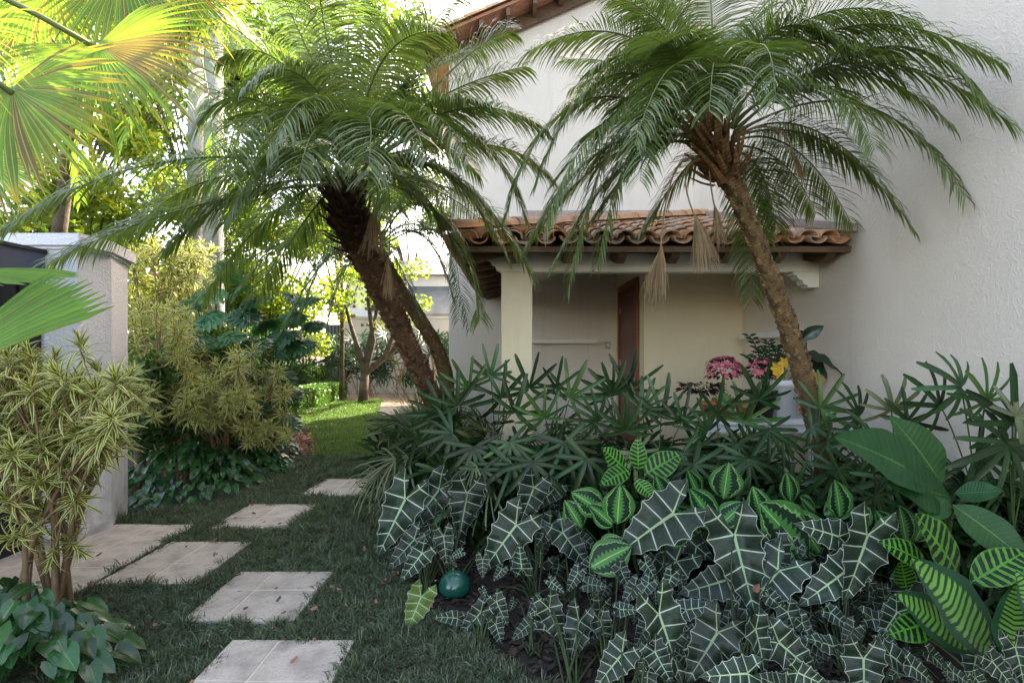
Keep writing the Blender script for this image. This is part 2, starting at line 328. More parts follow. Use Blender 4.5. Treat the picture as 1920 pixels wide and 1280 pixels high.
M['zinc'] = plain('grey_roof_sheet', (0.20,0.20,0.19), 0.5, 3, 0.3, 0.1)
M['sky_glass'] = plain('house_glass', (0.05,0.06,0.07), 0.1, 3, 0.3, 0)
def barkmat(name, a, b, c3, bands=22):
    s = NT(name); o = s.n.new('ShaderNodeNewGeometry').outputs['Position']; u, v = s.uv()
    n = s.noise(16, 6, 0.7, vec=o); k = s.m('FRACT', s.m('ADD', s.m('MULTIPLY', v, bands), s.mapr(n, 0, 1, -0.5, 0.5)))
    c = s.mix(s.mapr(n, 0.35, 0.65, 0, 1), a, b); c = s.mix(s.mapr(k, 0.0, 0.35, 0.9, 0), c, c3); geo = s.n.new('ShaderNodeNewGeometry'); c = s.mix(s.mapr(geo.outputs['Pointiness'], .46, .53, .4, 0), c, c3)
    c = s.mix(s.mapr(s.attr(), 0, 1, 0.0, 0.45), c, a)
    s.done(c, 0.9, 0.2); s.bump(s.m('ADD', n, k), 0.8, 0.015); return s.mat
M['trunk1'] = barkmat('palm_bark', (0.22,0.13,0.075), (0.10,0.055,0.03), (0.035,0.022,0.015), 30)
M['trunk2'] = barkmat('grey_palm_bark', (0.30,0.20,0.10), (0.15,0.09,0.045), (0.05,0.035,0.022), 45)
M['boot'] = barkmat('leaf_base_bark', (0.42,0.24,0.11), (0.18,0.085,0.035), (0.05,0.03,0.018), 6)
M['bark'] = barkmat('tree_bark', (0.15,0.115,0.085), (0.08,0.06,0.045), (0.04,0.03,0.022), 3)
M['palebark'] = barkmat('pale_royal_palm_bark', (0.33,0.33,0.33), (0.24,0.24,0.22), (0.18,0.18,0.16), 2)
M['twig'] = plain('dry_twig', (0.32,0.22,0.12), 0.85, 14, 0.3, 0.1)
M['cane'] = plain('song_stem', (0.30,0.20,0.12), 0.75, 20, 0.35, 0.3)
M['petiole'] = plain('green_stalk', (0.07,0.12,0.035), 0.5, 14, 0.3, 0)
M['rachis'] = plain('frond_rib', (0.15,0.19,0.06), 0.5, 8, 0.3, 0)
M['aloc_stalk'] = plain('arrow_leaf_stalk', (0.035,0.055,0.02), 0.6, 14, 0.3, 0, spec=.3)
M['stalk_dark'] = plain('dark_cane', (0.05,0.04,0.025), 0.8, 14, 0.4, 0.2)
M['fruit'] = plain('orange_fruit', (0.45,0.24,0.03), 0.5, 8, 0.3, 0)

# ------------------------------------------------------------------ leaf geometry
def frame(axis, up):
    a = Vector(axis).normalized(); n = Vector(up); n = n-a*n.dot(a)
    if n.length < 1e-4: n = Vector((1,0,0))-a*a.x
    n.normalize(); return a, a.cross(n).normalized(), n
def ovate(t, k=0.42):     # half width of an egg-shaped leaf, widest at k
    t = max(0.0, min(1.0, t)); e = math.log(0.5)/math.log(k); return math.sin(math.pi*t**e)**0.85
def add_leaf(mb, J, axis, up, L, W, prof=ovate, nv=8, fwd=0.10, fold=0.25, droop=0.25, sub=1, wave=0.0, heart=0.0, curl=0.0):
    a, s, n = frame(axis, up); J = Vector(J); rows = nv*sub; vs=[]; uv=[]; fs=[]
    ph = R.random()*6
    for i in range(rows+1):
        t = i/rows; tm = min(1, t+fwd*math.sin(math.pi*min(1,t*1.1)) if t < 1 else 1)
        hw = prof(tm)*W*0.5 if 0 < i < rows else 0.0
        if i == 0 and heart > 0: hw = W*0.33
        for j,q in enumerate((-1,-0.5,0,0.5,1)):
            y = t+(tm-t)*abs(q); x = q*hw/L
            if heart > 0 and t < 0.25: y -= heart*(1-t/0.25)*min(1, abs(q)*1.4)
            z = fold*abs(x)-droop*y*y+wave*math.sin(y*17+ph+(2 if q>0 else 0))*abs(q)-curl*x*x*4
            vs.append(J+(a*y+s*x+n*z)*L); uv.append((abs(q), t*nv))
    for i in range(rows):
        for j in range(4):
            o = i*5+j; fs.append((o, o+1, o+6, o+5))
    mb.add(vs, fs, uv)
AR = [ # inner, spine, outer  (x, y), one row per side vein
 ((.24,-.40),(.24,-.405),(.24,-.41)), ((.09,-.27),(.155,-.23),(.36,-.20)), ((0,0),(0,0),(.385,.03)),
 ((0,.17),(0,.17),(.345,.25)), ((0,.37),(0,.37),(.27,.46)), ((0,.57),(0,.57),(.185,.65)), ((0,.77),(0,.77),(.09,.83)), ((0,1),(0,1),(0,1))]
def add_arrow(mb, J, axis, up, L, wid=1.0, droop=0.12, fold=0.15, cup=0.0):
    a, s, n = frame(axis, up); J = Vector(J); ph = R.random()*6
    for sd in (-1, 1):
        vs=[]; uv=[]; fs=[]; rows=[]
        for k in range(len(AR)-1):
            A, B = AR[k], AR[k+1]; rows.append((A, k, 0))
            for q in (1/3, 2/3):
                rows.append((tuple(tuple(A[i][j]*(1-q)+B[i][j]*q for j in (0,1)) for i in range(3)), k+q, 1))
        rows.append((AR[-1], len(AR)-1, 0))
        for (inn, sp, ou), v, mid in rows:
            sc = 0.87 if mid and v > 0.9 else 1.0
            mx = ((sp[0]+ou[0]*sc)/2, (sp[1]+ou[1])/2)
            for q,(x,y),u in ((0,inn,0.97 if v < 1.9 else 0.0),(1,sp,0.0),(2,mx,0.5),(3,(ou[0]*sc,ou[1]),1.0)):
                z = fold*abs(x)-droop*y*abs(y)+(0.022 if mid and q == 2 else 0)+(0.045*math.sin(y*11+ph+sd)*abs(x)/.3 if q >= 2 else 0)-cup*x*x
                vs.append(J+(a*y+s*(x*sd*wid)+n*z)*L); uv.append((u, float(v)))
        for i in range(len(rows)-1):
            for j in range(3):
                o = i*4+j; fs.append((o,o+1,o+5,o+4) if sd > 0 else (o+4,o+5,o+1,o))
        mb.add(vs, fs, uv)
def strap(mb, base, d, L, W, droop=0.5, seg=4, up=(0,0,1), vf=0.35, blunt=0.0, grav=Vector((0,0,-1)), side=None):
    p = Vector(base); d = Vector(d).normalized(); vs=[]; uv=[]; fs=[]
    s = side if side is not None else d.cross(Vector(up))
    if s.length < 0.05: s = d.cross(Vector((1,0.3,0)))
    s = s.normalized()
    for i in range(seg+1):
        t = i/seg; wd = W*0.5*min(1, (t*4+0.35))*((1-t**2.2) if blunt == 0 else (1 if t < 1 else blunt))
        n = s.cross(d).normalized()
        vs += [p-s*wd+n*wd*vf, p.copy(), p+s*wd+n*wd*vf]; uv += [(1,t),(0,t),(1,t)]
        d = (d+grav*droop/seg*(0.4+1.2*t)).normalized(); s = (s-d*s.dot(d)).normalized(); p = p+d*(L/seg)
    for i in range(seg):
        o = i*3; fs += [(o,o+1,o+4,o+3),(o+1,o+2,o+5,o+4)]
    mb.add(vs, fs, uv)
def ribbon(mb, base, d, side, L, W, droop, seg=3, maxx=None, grav=Vector((0,0,-1))):   # a palm leaflet: one strip
    p = Vector(base); d = d.normalized(); s = side; vs=[]; uv=[]
    for i in range(seg+1):
        t = i/seg; wd = W*0.5*(0.55 if i == 0 else (1-t**2)*1.05)
        if maxx is not None and p.x > maxx: p.x = maxx-0.004*R.random()
        if i < seg: vs += [p-s*wd, p+s*wd]; uv += [(0.3,t),(0.9,t)]
        else: vs.append(p.copy()); uv.append((0.5,1.0))
        d = (d+grav*droop*(0.35+t)/seg*1.4).normalized(); s = (s-d*s.dot(d))
        s = s.normalized() if s.length > 1e-3 else Vector((1,0,0)); p = p+d*(L/seg)
    fs = [(i*2,i*2+1,i*2+3,i*2+2) for i in range(seg-1)]+[((seg-1)*2,(seg-1)*2+1,seg*2)]
    mb.add(vs, fs, uv)

def frond_curve(base, az, el, L, bend, n=16, twist=0.0):
    pts = [Vector(base)]; e = el; a = az
    for i in range(n):
        t = (i+0.5)/n; e = el-bend*t**1.25; a = az+twist*t
        pts.append(pts[-1]+Vector((math.cos(e)*math.cos(a), math.cos(e)*math.sin(a), math.sin(e)))*(L/n))
    return pts
def make_frond(pts, leafL=0.30, leafW=0.011, nl=62, mats=None, droop=0.7, name='frond', parent=None, maxx=None, rr=0.011, bare=0.16, pet=None, liftv=0.35, label=None, seg=3):
    mb = MB(); mb.rn = R.random(); n = len(pts)-1
    if maxx is not None:
        for p in pts:
            if p.x > maxx-0.06: p.x = maxx-0.06-0.01*R.random()
    mb.m = 1; mb.tube(pts, [rr*(1-0.85*(i/n))*(1.8 if i == 0 else 1.2 if i == 1 else 1) for i in range(n+1)], 5, False); mb.m = 0
    for k in range(nl):
        t = bare+(1-bare)*(k+0.5)/nl; x = t*n; i = min(n-1, int(x)); p = pts[i].lerp(pts[i+1], x-i)
        d = (pts[i+1]-pts[i]).normalized(); sd = d.cross(Vector((0,0,1)))
        if sd.length < 0.15: sd = d.cross(Vector((0.3,1,0)))
        sd.normalize(); up = sd.cross(d).normalized()
        lp = math.sin(math.pi*min(1, 0.18+0.82*(t-bare)/(1-bare)*0.92))**0.6
        ll = leafL*max(0.42, lp)*(0.85+0.3*R.random())
        fa = 0.34+0.65*t*t+R.uniform(-0.06,0.06)
        for q in (-1, 1):
            mb.rn = R.random()
            dd = (sd*q+d*fa+up*(liftv*(1-t*0.5)+R.uniform(-0.13,0.13)))
            ribbon(mb, p, dd, (d*0.8+up*R.uniform(0.0,0.7)).normalized(), ll, leafW*R.uniform(0.85,1.2), droop*R.uniform(0.7,1.35), seg, maxx)
    return mb.build(name, mats or [M['palm'], M['rachis']], parent, True, label=label)

# GN scatter for stuff
def scatter(name, pts, rots, scs, src, label=None, mat=None):
    me = bpy.data.meshes.new(name); me.vertices.add(len(pts)); me.vertices.foreach_set('co', np.asarray(pts, dtype=np.float32).ravel())
    a = me.attributes.new('rot', 'FLOAT_VECTOR', 'POINT'); a.data.foreach_set('vector', np.asarray(rots, dtype=np.float32).ravel())
    a = me.attributes.new('scl', 'FLOAT', 'POINT'); a.data.foreach_set('value', np.asarray(scs, dtype=np.float32))
    o = put(name, me, kind='stuff', label=label)
    g = bpy.data.node_groups.new(name, 'GeometryNodeTree'); g.interface.new_socket('Geometry', in_out='INPUT', socket_type='NodeSocketGeometry')
    g.interface.new_socket('Geometry', in_out='OUTPUT', socket_type='NodeSocketGeometry'); n = g.nodes; l = g.links
    gi = n.new('NodeGroupInput'); go = n.new('NodeGroupOutput'); ip = n.new('GeometryNodeInstanceOnPoints'); oi = n.new('GeometryNodeObjectInfo')
    oi.inputs['Object'].default_value = src; oi.transform_space = 'ORIGINAL'
    ar = n.new('GeometryNodeInputNamedAttribute'); ar.data_type = 'FLOAT_VECTOR'; ar.inputs[0].default_value = 'rot'
    asc = n.new('GeometryNodeInputNamedAttribute'); asc.data_type = 'FLOAT'; asc.inputs[0].default_value = 'scl'
    er = n.new('FunctionNodeEulerToRotation'); l.new(ar.outputs[0], er.inputs[0])
    mp = n.new('GeometryNodeMeshToPoints'); l.new(gi.outputs[0], mp.inputs[0])
    l.new(mp.outputs[0], ip.inputs['Points']); l.new(oi.outputs['Geometry'], ip.inputs['Instance']); l.new(er.outputs[0], ip.inputs['Rotation']); l.new(asc.outputs[0], ip.inputs['Scale'])
    l.new(ip.outputs[0], go.inputs[0]); md = o.modifiers.new('scatter', 'NODES'); md.node_group = g
    return o
def inpoly(x, y, poly):
    c = False; n = len(poly)
    for i in range(n):
        x1,y1 = poly[i]; x2,y2 = poly[i-1]
        if (y1 > y) != (y2 > y) and x < (x2-x1)*(y-y1)/(y2-y1)+x1: c = not c
    return c

# ================================================================== GROUND
def sheet(name, poly, z, mat, kind='structure', cut=None):
    mb = MB(); mb.add([(x,y,z) for x,y in poly], [tuple(range(len(poly)))]); return mb.build(name, mat, kind=kind)
sheet('ground', [(-60,-10),(60,-10),(60,90),(-60,90)], -0.012, M['soil'])
sheet('mossy_ground', [(-3.4,0.6),(0.8,0.6),(0.5,1.9),(-0.1,2.7),(-0.68,3.3),(-0.95,5.0),(-0.4,7.2),(-4.6,7.2),(-4.2,5.0)], -0.006, M['mgnd'])
LAWN = [tuple(GR(x,y)[:2]) for x,y in ((582,868),(586,835),(570,803),(545,790),(545,781),(610,763),(660,752),(712,750),(700,775),(735,795),(742,812),(716,838),(714,868))]
sheet('lawn_ground', LAWN, -0.002, M['lgnd'])
sheet('sandy_path', [(-7,14.2),(-1.2,14.2),(-0.9,9.6),(-2.7,10.8),(-3.4,12.2),(-2.2,9.5),(-1.0,8.4),(0.2,8.6),(0.2,18),(-7,18)], -0.004, M['sand'])
mb = MB(); mb.box((-0.35,5.45,-0.05),(2.965,8.69,0.10)); mb.build('porch_floor', M['paver'], kind='structure')

# stepping stones: one slab of four tiles, set in thin grout
PAV = []
def paver(x0, x1, y0, y1, label, nx=2, ny=2, top=0.028, name='stepping_stone', cx=None, cy=None, skew=0.0):
    t = thing(name, label, 'paving slab', ((x0+x1)/2, (y0+y1)/2, 0), 'square concrete slabs set in the ground cover')
    mb = MB(); mb.box((x0+.004,y0+.004,-0.03),(x1-.004,y1-.004,top-0.003)); mb.build('grout_bed', M['grout'], t)
    xs = [x0]+(cx or [x0+(x1-x0)*(i+1)/nx for i in range(nx-1)])+[x1]; ys = [y0]+(cy or [y0+(y1-y0)*(i+1)/ny for i in range(ny-1)])+[y1]
    for i in range(len(xs)-1):
        for j in range(len(ys)-1):
            g = 0.004; a0 = xs[i]+(g if i else 0); a1 = xs[i+1]-(g if i < len(xs)-2 else 0); b0 = ys[j]+(g if j else 0); b1 = ys[j+1]-(g if j < len(ys)-2 else 0)
            e = 0.004; dz = R.uniform(-0.0015, 0.0015); m = MB()
            m.add([(a0,b0,-.03),(a1,b0,-.03),(a1,b1,-.03),(a0,b1,-.03),(a0,b0,top-e),(a1,b0,top-e),(a1,b1,top-e),(a0,b1,top-e),
                   (a0+e,b0+e,top+dz),(a1-e,b0+e,top+dz),(a1-e,b1-e,top+dz),(a0+e,b1-e,top+dz)],
                  [(0,3,2,1),(0,1,5,4),(1,2,6,5),(2,3,7,6),(3,0,4,7),(4,5,9,8),(5,6,10,9),(6,7,11,10),(7,4,8,11),(8,9,10,11)])
            m.build('tile', M['paver'], t)
    PAV.append((x0,x1,y0,y1))
paver(-3.95,-2.655,3.22,4.50,'large concrete landing slab at the foot of the white gate pillar', name='landing_slab', cx=[-3.4,-3.0], cy=[3.62,4.1])
paver(-2.62,-2.00,3.36,4.10,'stained square slab butted against the large landing slab', cx=[-2.33], cy=[3.68])
paver(-1.80,-1.19,2.90,3.54,'third square slab from the front, lying right of the stained slab by the landing', cx=[-1.58], cy=[3.27])
paver(-1.42,-0.80,2.03,2.71,'nearest square slab, cut by the lower edge of the picture', cx=[-1.18], cy=[2.37])
paver(-2.50,-1.86,4.40,5.09,'square slab midway up the path, right of the bare soil patch', cx=[-2.2], cy=[4.72])
paver(-2.15,-1.50,5.34,6.10,'square slab second from the far end of the path, left of the drooping dry leaves', cx=[-1.85], cy=[5.7])
paver(-1.28,-0.62,5.40,6.10,'farthest slab half hidden behind the drooping lady palm leaves', cx=[-0.95], cy=[5.75])

# ================================================================== HOUSE
XW, YB, YA = 2.97, 6.86, 8.70
SL = 0.29; YE, ZE = 4.62, 2.415
def zr(y): return ZE+SL*(y-YE)
house = thing('house', 'white stucco house with a low tiled gable behind the porch', 'house', (XW, YA, 0))
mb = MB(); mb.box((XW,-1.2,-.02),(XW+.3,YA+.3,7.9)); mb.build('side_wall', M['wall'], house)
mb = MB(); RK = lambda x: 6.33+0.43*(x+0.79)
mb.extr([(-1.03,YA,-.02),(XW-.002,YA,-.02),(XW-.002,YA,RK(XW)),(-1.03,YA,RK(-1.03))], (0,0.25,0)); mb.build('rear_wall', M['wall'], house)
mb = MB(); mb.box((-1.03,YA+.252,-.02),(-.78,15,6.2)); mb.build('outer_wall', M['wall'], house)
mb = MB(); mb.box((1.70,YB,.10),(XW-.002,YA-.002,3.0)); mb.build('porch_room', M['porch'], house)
# gable roof
gr = MB(); yo = 8.25
gr.extr([(-1.45,yo,RK(-1.45)+.17),(XW+1,yo,RK(XW+1)+.17),(XW+1,yo,RK(XW+1)+.22),(-1.45,yo,RK(-1.45)+.22)], (0,7,0))
gr.build('roof', M['tile_clean'], house)
gb = MB(); gb.extr([(-1.4,YA-.03,RK(-1.4)-.06),(XW,YA-.03,RK(XW)-.06),(XW,YA-.03,RK(XW)+.165),(-1.4,YA-.03,RK(-1.4)+.165)], (0,-.05,0)); gb.build('rake_board', M['rafter'], house)
for i in range(12):
    x = -1.35+i*0.42
    p = MB(); p.box((x,yo+.02,RK(x)+.05),(x+.06,YA-.085,RK(x)+.167)); p.build('rafter_stub', M['rafter'], house)
def barrel(r0, r1, L, th=0.013, inv=False, n=9):
    mb = MB(); vs=[]; uv=[]
    for (y, r) in ((0, r0), (L, r1)):
        for rr in (r, r-th):
            for k in range(n):
                a = math.pi*k/(n-1); z = rr*math.sin(a)*0.82
                vs.append((rr*math.cos(a), y, (-z if inv else z))); uv.append((k/n, y))
    fs=[]
    for k in range(n-1):
        fs += [(k,k+1,2*n+k+1,2*n+k),(n+k+1,n+k,3*n+k,3*n+k+1),(k+1,k,n+k,n+k+1),(2*n+k,2*n+k+1,3*n+k+1,3*n+k)]
    for k in (0, n-1): fs.append((k,n+k,3*n+k,2*n+k))
    mb.add(vs, fs, uv); return mb.mesh('roof_tile', M['tile'], True)
cov = barrel(0.088,0.070,0.44); pan = barrel(0.082,0.092,0.44,inv=True)
cov2 = barrel(0.11,0.095,0.46)
for i in range(13):      # verge tiles of the gable, laid up the rake
    x = -1.40+i*0.34
    m = Matrix.Translation((x, yo+.05, RK(x)+.235)) @ Matrix.Rotation(-math.atan(0.43), 4, 'Y') @ Matrix.Rotation(rad(-90), 4, 'Z')
    for j in range(2): put('roof_tile', cov2, house, mat=m @ Matrix.Translation((-j*0.21,0,0)))
# porch
porch = thing('porch', 'small white porch with terracotta barrel tile roof and one square column', 'porch', (0.05, 5.3, 0))
sa = math.atan(SL); pitch = 0.195
mb = MB()
mb.add([(-.50,YE+.04,ZE-.035),(XW-.003,YE+.04,ZE-.035),(XW-.003,YA-.003,zr(YA)-.045),(-.50+(YA-YE-.04),YA-.003,zr(YA)-.045)],[(0,1,2,3)])
mb.add([(-.50,YE+.04,ZE-.035),(-.50+(YA-YE-.04),YA-.003,zr(YA)-.045),(-.50,YA-.003,ZE-.035)],[(0,1,2)])
o = mb.build('roof_boards', M['rafter'], porch); md = o.modifiers.new('t','SOLIDIFY'); md.thickness = 0.018; md.offset = 1
nt = 0
for r in range(12):
    y = YE-.03+r*0.345
    for i in range(19):
        x = -.48+i*pitch
        if x > XW-.09: continue
        for k, me in ((0,pan),(1,cov)):
            xx = x+(pitch/2 if k else 0)
            if xx > XW-.07 or (xx+.57) < (y+.1-YE): continue
            if nt >= 285: continue
            m = Matrix.Translation((xx+R.uniform(-.006,.006), y+R.uniform(-.014,.014), ZE+SL*(y-YE)+(.052 if k else .068)+R.uniform(-.004,.004))) @ Matrix.Rotation(sa*0.93, 4, 'X') @ Matrix.Rotation(R.uniform(-.02,.02),4,'Z')
            put('roof_tile', me, porch, mat=m); nt += 1
left = MB()
def addmesh(mb, me, m):
    vs = [m @ v.co for v in me.vertices]; mb.rn = R.random(); mb.add(vs, [tuple(p.vertices) for p in me.polygons])
for r in range(4):
    x = -.60+r*0.345
    for i in range(22):
        y = YE+.08+i*pitch
        for k, me in ((0,pan),(1,cov)):
            yy = y+(pitch/2 if k else 0)
            if yy > YA-.06 or (yy-YE) < (x+.1+.57): continue
            m = Matrix.Translation((x, yy, ZE+SL*(x+.57)+(.052 if k else .068))) @ Matrix.Rotation(rad(-90),4,'Z') @ Matrix.Rotation(sa*.93,4,'X')
            addmesh(left, me, m)
left.build('left_slope_tiles', M['tile'], porch, True, kind='stuff')
for i in range(12):      # hip
    q = i*0.30
    m = Matrix.Translation((-.585+q, YE-.02+q, ZE+SL*q+.115)) @ Matrix.Rotation(rad(-45),4,'Z') @ Matrix.Rotation(math.atan(SL/1.414),4,'X')
    put('hip_tile', cov2, porch, mat=m)
mb = MB(); mb.extr([(XW-.004,YE-.05,ZE+.10),(XW-.004,YE-.05,ZE+.165),(XW-.004,YA,zr(YA)+.19),(XW-.004,YA,zr(YA)+.10)], (-.10,0,0)); mb.build('flashing', M['mortar'], porch)
mb = MB(); mb.extr([(XW-.11,YA-.004,zr(YA)+.03),(XW-.11,YA-.13,zr(YA)+.03),(XW-.11,YA-.13,zr(YA)+.12),(XW-.11,YA-.004,zr(YA)+.17)], (-2.7,0,0)); mb.build('flashing', M['mortar'], porch)
# rafters
for i in range(7):
    x = -.0+i*0.475-(0.04 if i == 6 else 0); a = YE+.10
    p = MB(); p.extr([(x,a,zr(a)-.05),(x,YA-.004,zr(YA)-.07),(x,YA-.004,zr(YA)-.17),(x,a+.26,zr(a+.26)-.21),(x,a+.16,zr(a+.16)-.205),(x,a+.05,zr(a+.05)-.13)], (.075,0,0)); p.build('rafter', M['rafter'], porch)
for i in range(8):
    y = 4.95+i*0.50; x0 = -.49; zz = lambda x: ZE+SL*(x+.57)
    p = MB(); p.extr([(x0,y,zz(x0)-.05),(.12,y,zz(.12)-.05),(.12,y,zz(.12)-.19),(x0+.10,y,zz(x0)-.15),(x0+.02,y,zz(x0)-.10)], (0,.055,0)); p.build('rafter', M['rafter'], porch)
p = MB(); p.box((-.50,YE+.045,ZE-.062),(XW-.005,YE+.085,ZE-.030)); p.build('fascia_batten', M['rafter'], porch)
p = MB(); p.box((-.50,YE+.09,ZE-.072),(-.455,YA-.01,ZE-.030)); p.build('fascia_batten', M['rafter'], porch)
YBm = 5.15; zb0, zb1 = 2.25, 2.43
p = MB(); p.box((-.02,YBm,zb0),(XW-.004,YBm+.13,zb1)); p.build('front_beam', M['trim'], porch)
q = MB(); q.extr([(-.021,YBm+.02,2.41),(-.25,YBm+.02,2.41),(-.25,YBm+.02,2.375),(-.215,YBm+.02,2.365),(-.20,YBm+.02,2.33),(-.165,YBm+.02,2.315),(-.155,YBm+.02,2.275),(-.12,YBm+.02,2.262),(-.11,YBm+.02,2.25),(-.021,YBm+.02,2.25)], (0,.1,0)); q.build('corbel', M['trim'], porch)
q = MB(); q.extr([(XW-.004,YBm+.003,2.247),(XW-.25,YBm+.003,2.247),(XW-.25,YBm+.003,2.225),(XW-.215,YBm+.003,2.215),(XW-.205,YBm+.003,2.185),(XW-.165,YBm+.003,2.17),(XW-.15,YBm+.003,2.13),(XW-.115,YBm+.003,2.12),(XW-.11,YBm+.003,2.10),(XW-.004,YBm+.003,2.10)], (0,.12,0)); q.build('corbel', M['trim'], porch)
p = MB(); p.box((-.005,YBm-.03,2.252),(.055,YBm-.001,2.44)); p.build('post_cap', M['trim'], porch)
p = MB(); p.box((0.0,YBm+.131,2.25),(.12,YA-.004,2.40)); p.build('side_beam', M['trim'], porch)
p = MB(); p.box((-.103,YBm-.035,-.02),(.197,YBm+.26,2.248)); o = p.build('column', M['porch'], porch); bv = o.modifiers.new('b','BEVEL'); bv.width = .012; bv.segments = 2
cl = MB()
cl.add([(.121,YBm+.132,2.42),(XW-.004,YBm+.132,zr(YBm)-.18),(XW-.004,YA-.005,zr(YA)-.18),(.121+3.1,YA-.005,zr(YA)-.18),(.9,YBm+.132,zr(YBm)-.18)],[(0,4,1,2,3)]) if False else None
c1 = zr(YBm+.132)-.175; c2 = zr(YA)-.175
cl.add([(.121,YBm+.132,c1-.02),(XW-.004,YBm+.132,c1),(XW-.004,YA-.005,c2),(2.2,YA-.005,c2)],[(0,1,2,3)])
cl.add([(.121,YBm+.132,c1-.02),(2.2,YA-.005,c2),(.121,YA-.005,2.42)],[(0,1,2)])
cl.build('ceiling', M['trim'], porch)
# door in the side of the porch room
dr = thing('door', 'dark reddish wooden door in the recess of the porch', 'door', (1.69, 7.7, .1))
p = MB()
for a in ((7.11,7.20,.1,2.47),(8.28,8.37,.1,2.47),(7.20,8.28,2.37,2.47)): p.box((1.655,a[0],a[2]),(1.699,a[1],a[3]))
p.build('door_frame', M['frame'], dr)
p = MB(); p.box((1.682,7.201,.102),(1.698,8.279,2.369)); p.build('door_leaf', M['door'], dr)
for k in range(3):
    p = MB(); p.box((1.674,7.28,.25+k*.72),(1.681,8.20,.82+k*.72)); p.build('panel', M['door'], dr)
for hz in (.35,1.25,2.05):
    p = MB(); p.box((1.668,8.20,hz),(1.681,8.275,hz+.09)); p.build('hinge', M['switch'], dr)
p = MB(); p.lathe([(0.0,0),(.022,0),(.022,.012),(.01,.02),(.02,.05),(0.0,.06)], n=10); h = put('handle', p.mesh('handle', M['switch'], True), dr, mat=Matrix.Translation((1.68,7.27,1.1))@Matrix.Rotation(rad(-90),4,'Y'))
def single(name, mb, mat, label, cat, group=None, smooth=False): return mb.build(name, mat, None, smooth, label=label, cat=cat, group=group)
p = MB(); p.box((.28,YA-.20,1.60),(1.36,YA-.003,1.655)); single('wall_shelf', p, M['trim'], 'thin white shelf on the porch rear wall between column and door', 'shelf')
p = MB(); p.box((XW-.15,5.35,1.63),(XW-.003,6.62,1.69)); single('wall_shelf', p, M['white'], 'thin white shelf on the side wall behind the leaning palm trunk', 'shelf')
sw = thing('intercom', 'small grey switch plate on the wall left of the door', 'switch', (1.565,YA,1.6))
p = MB(); p.box((1.53,YA-.025,1.51),(1.60,YA-.003,1.625)); p.build('plate', M['switch'], sw)
p = MB(); p.box((1.545,YA-.032,1.55),(1.585,YA-.026,1.60)); p.build('button', M['white'], sw)

# gate pillar and gate on the left
PF = [(-3.56,4.10),(-3.34,4.10),(-3.32,4.42),(-3.53,4.90),(-3.85,4.90),(-3.85,4.10)]
pil = thing('gate_pillar', 'white stucco gate pillar with moulded cap beside the dark gate', 'pillar', (-3.5,4.4,0))
mb = MB(); mb.prism([(x,y) for x,y in PF], -.02, 2.27); mb.build('shaft', M['pillar'], pil)
def grow(poly, d):
    cx = sum(p[0] for p in poly)/len(poly); cy = sum(p[1] for p in poly)/len(poly)
    return [(x+(d if x > cx else -d), y+(d if y > cy else -d)) for x,y in poly]
mb = MB(); mb.prism(grow(PF,.02), 2.27, 2.295); mb.prism(grow(PF,.045), 2.295, 2.385); mb.build('cap', M['pillar'], pil)
gt = thing('garden_gate', 'dark metal gate with blue grey top panel left of the pillar', 'gate', (-3.6,3.5,0))
mb = MB(); mb.box((-3.64,1.5,.02),(-3.60,4.08,2.0)); mb.build('gate_leaf', M['gate'], gt)
for k in range(12):
    mb = MB(); mb.box((-3.598,1.52+k*.215,.03),(-3.586,1.70+k*.215,1.99)); mb.build('plank', M['gate'], gt)
mb = MB(); mb.box((-3.66,1.5,2.0),(-3.58,4.09,2.235)); mb.build('top_panel', M['gate_top'], gt)
mb = MB(); mb.box((-3.68,1.49,2.236),(-3.565,4.09,2.262)); mb.build('top_rail', M['gate'], gt)

# far end of the garden
fw = thing('garden_wall', 'cream rendered wall closing the far end of the garden', 'wall', (-3,18.3,0))
mb = MB(); mb.box((-5.75,18.2,-.02),(6,18.45,2.55)); mb.build('wall_face', M['farwall'], fw)
mb = MB(); mb.box((-5.78,18.17,2.551),(6.03,18.48,2.63)); mb.build('coping', M['farwall'], fw)
gg = thing('far_gate', 'grey ribbed metal door beside the far garden wall', 'gate', (-6,18,0))
mb = MB(); mb.box((-6.35,18.15,.0),(-5.77,18.2,2.35)); mb.build('door_leaf', M['grey_gate'], gg)
for k in range(5):
    mb = MB(); mb.box((-6.33+k*.115,18.12,.02),(-6.27+k*.115,18.149,2.33)); mb.build('rib', M['grey_gate'], gg)
nb = thing('neighbour_house', 'white neighbouring building with grey sloping roof beyond the garden wall', 'house', (-2,21,0))
mb = MB(); mb.box((-6.5,21,-.02),(5,26,4.4)); mb.build('wall', M['white'], nb)
mb = MB(); mb.extr([(-4.3,19.2,2.7),(-4.3,20.98,3.9),(-4.3,20.98,3.98),(-4.3,19.2,2.8)], (7,0,0)); mb.build('lean_to_roof', M['zinc'], nb)
mb = MB(); mb.extr([(-7,20.6,4.4),(-7,23.5,5.4),(-7,26.4,4.4)], (12.5,0,0)); mb.build('roof', M['zinc'], nb)
for k in range(4):
    f = MB(); f.box((-5.6+k*1.2,20.96,3.0),(-5.0+k*1.2,20.998,3.9)); o = f.build('window', M['zinc'], nb)
    f = MB(); f.box((-5.55+k*1.2,20.945,3.05),(-5.05+k*1.2,20.959,3.85)); g = f.build('pane', M['sky_glass'], None); g.parent = o

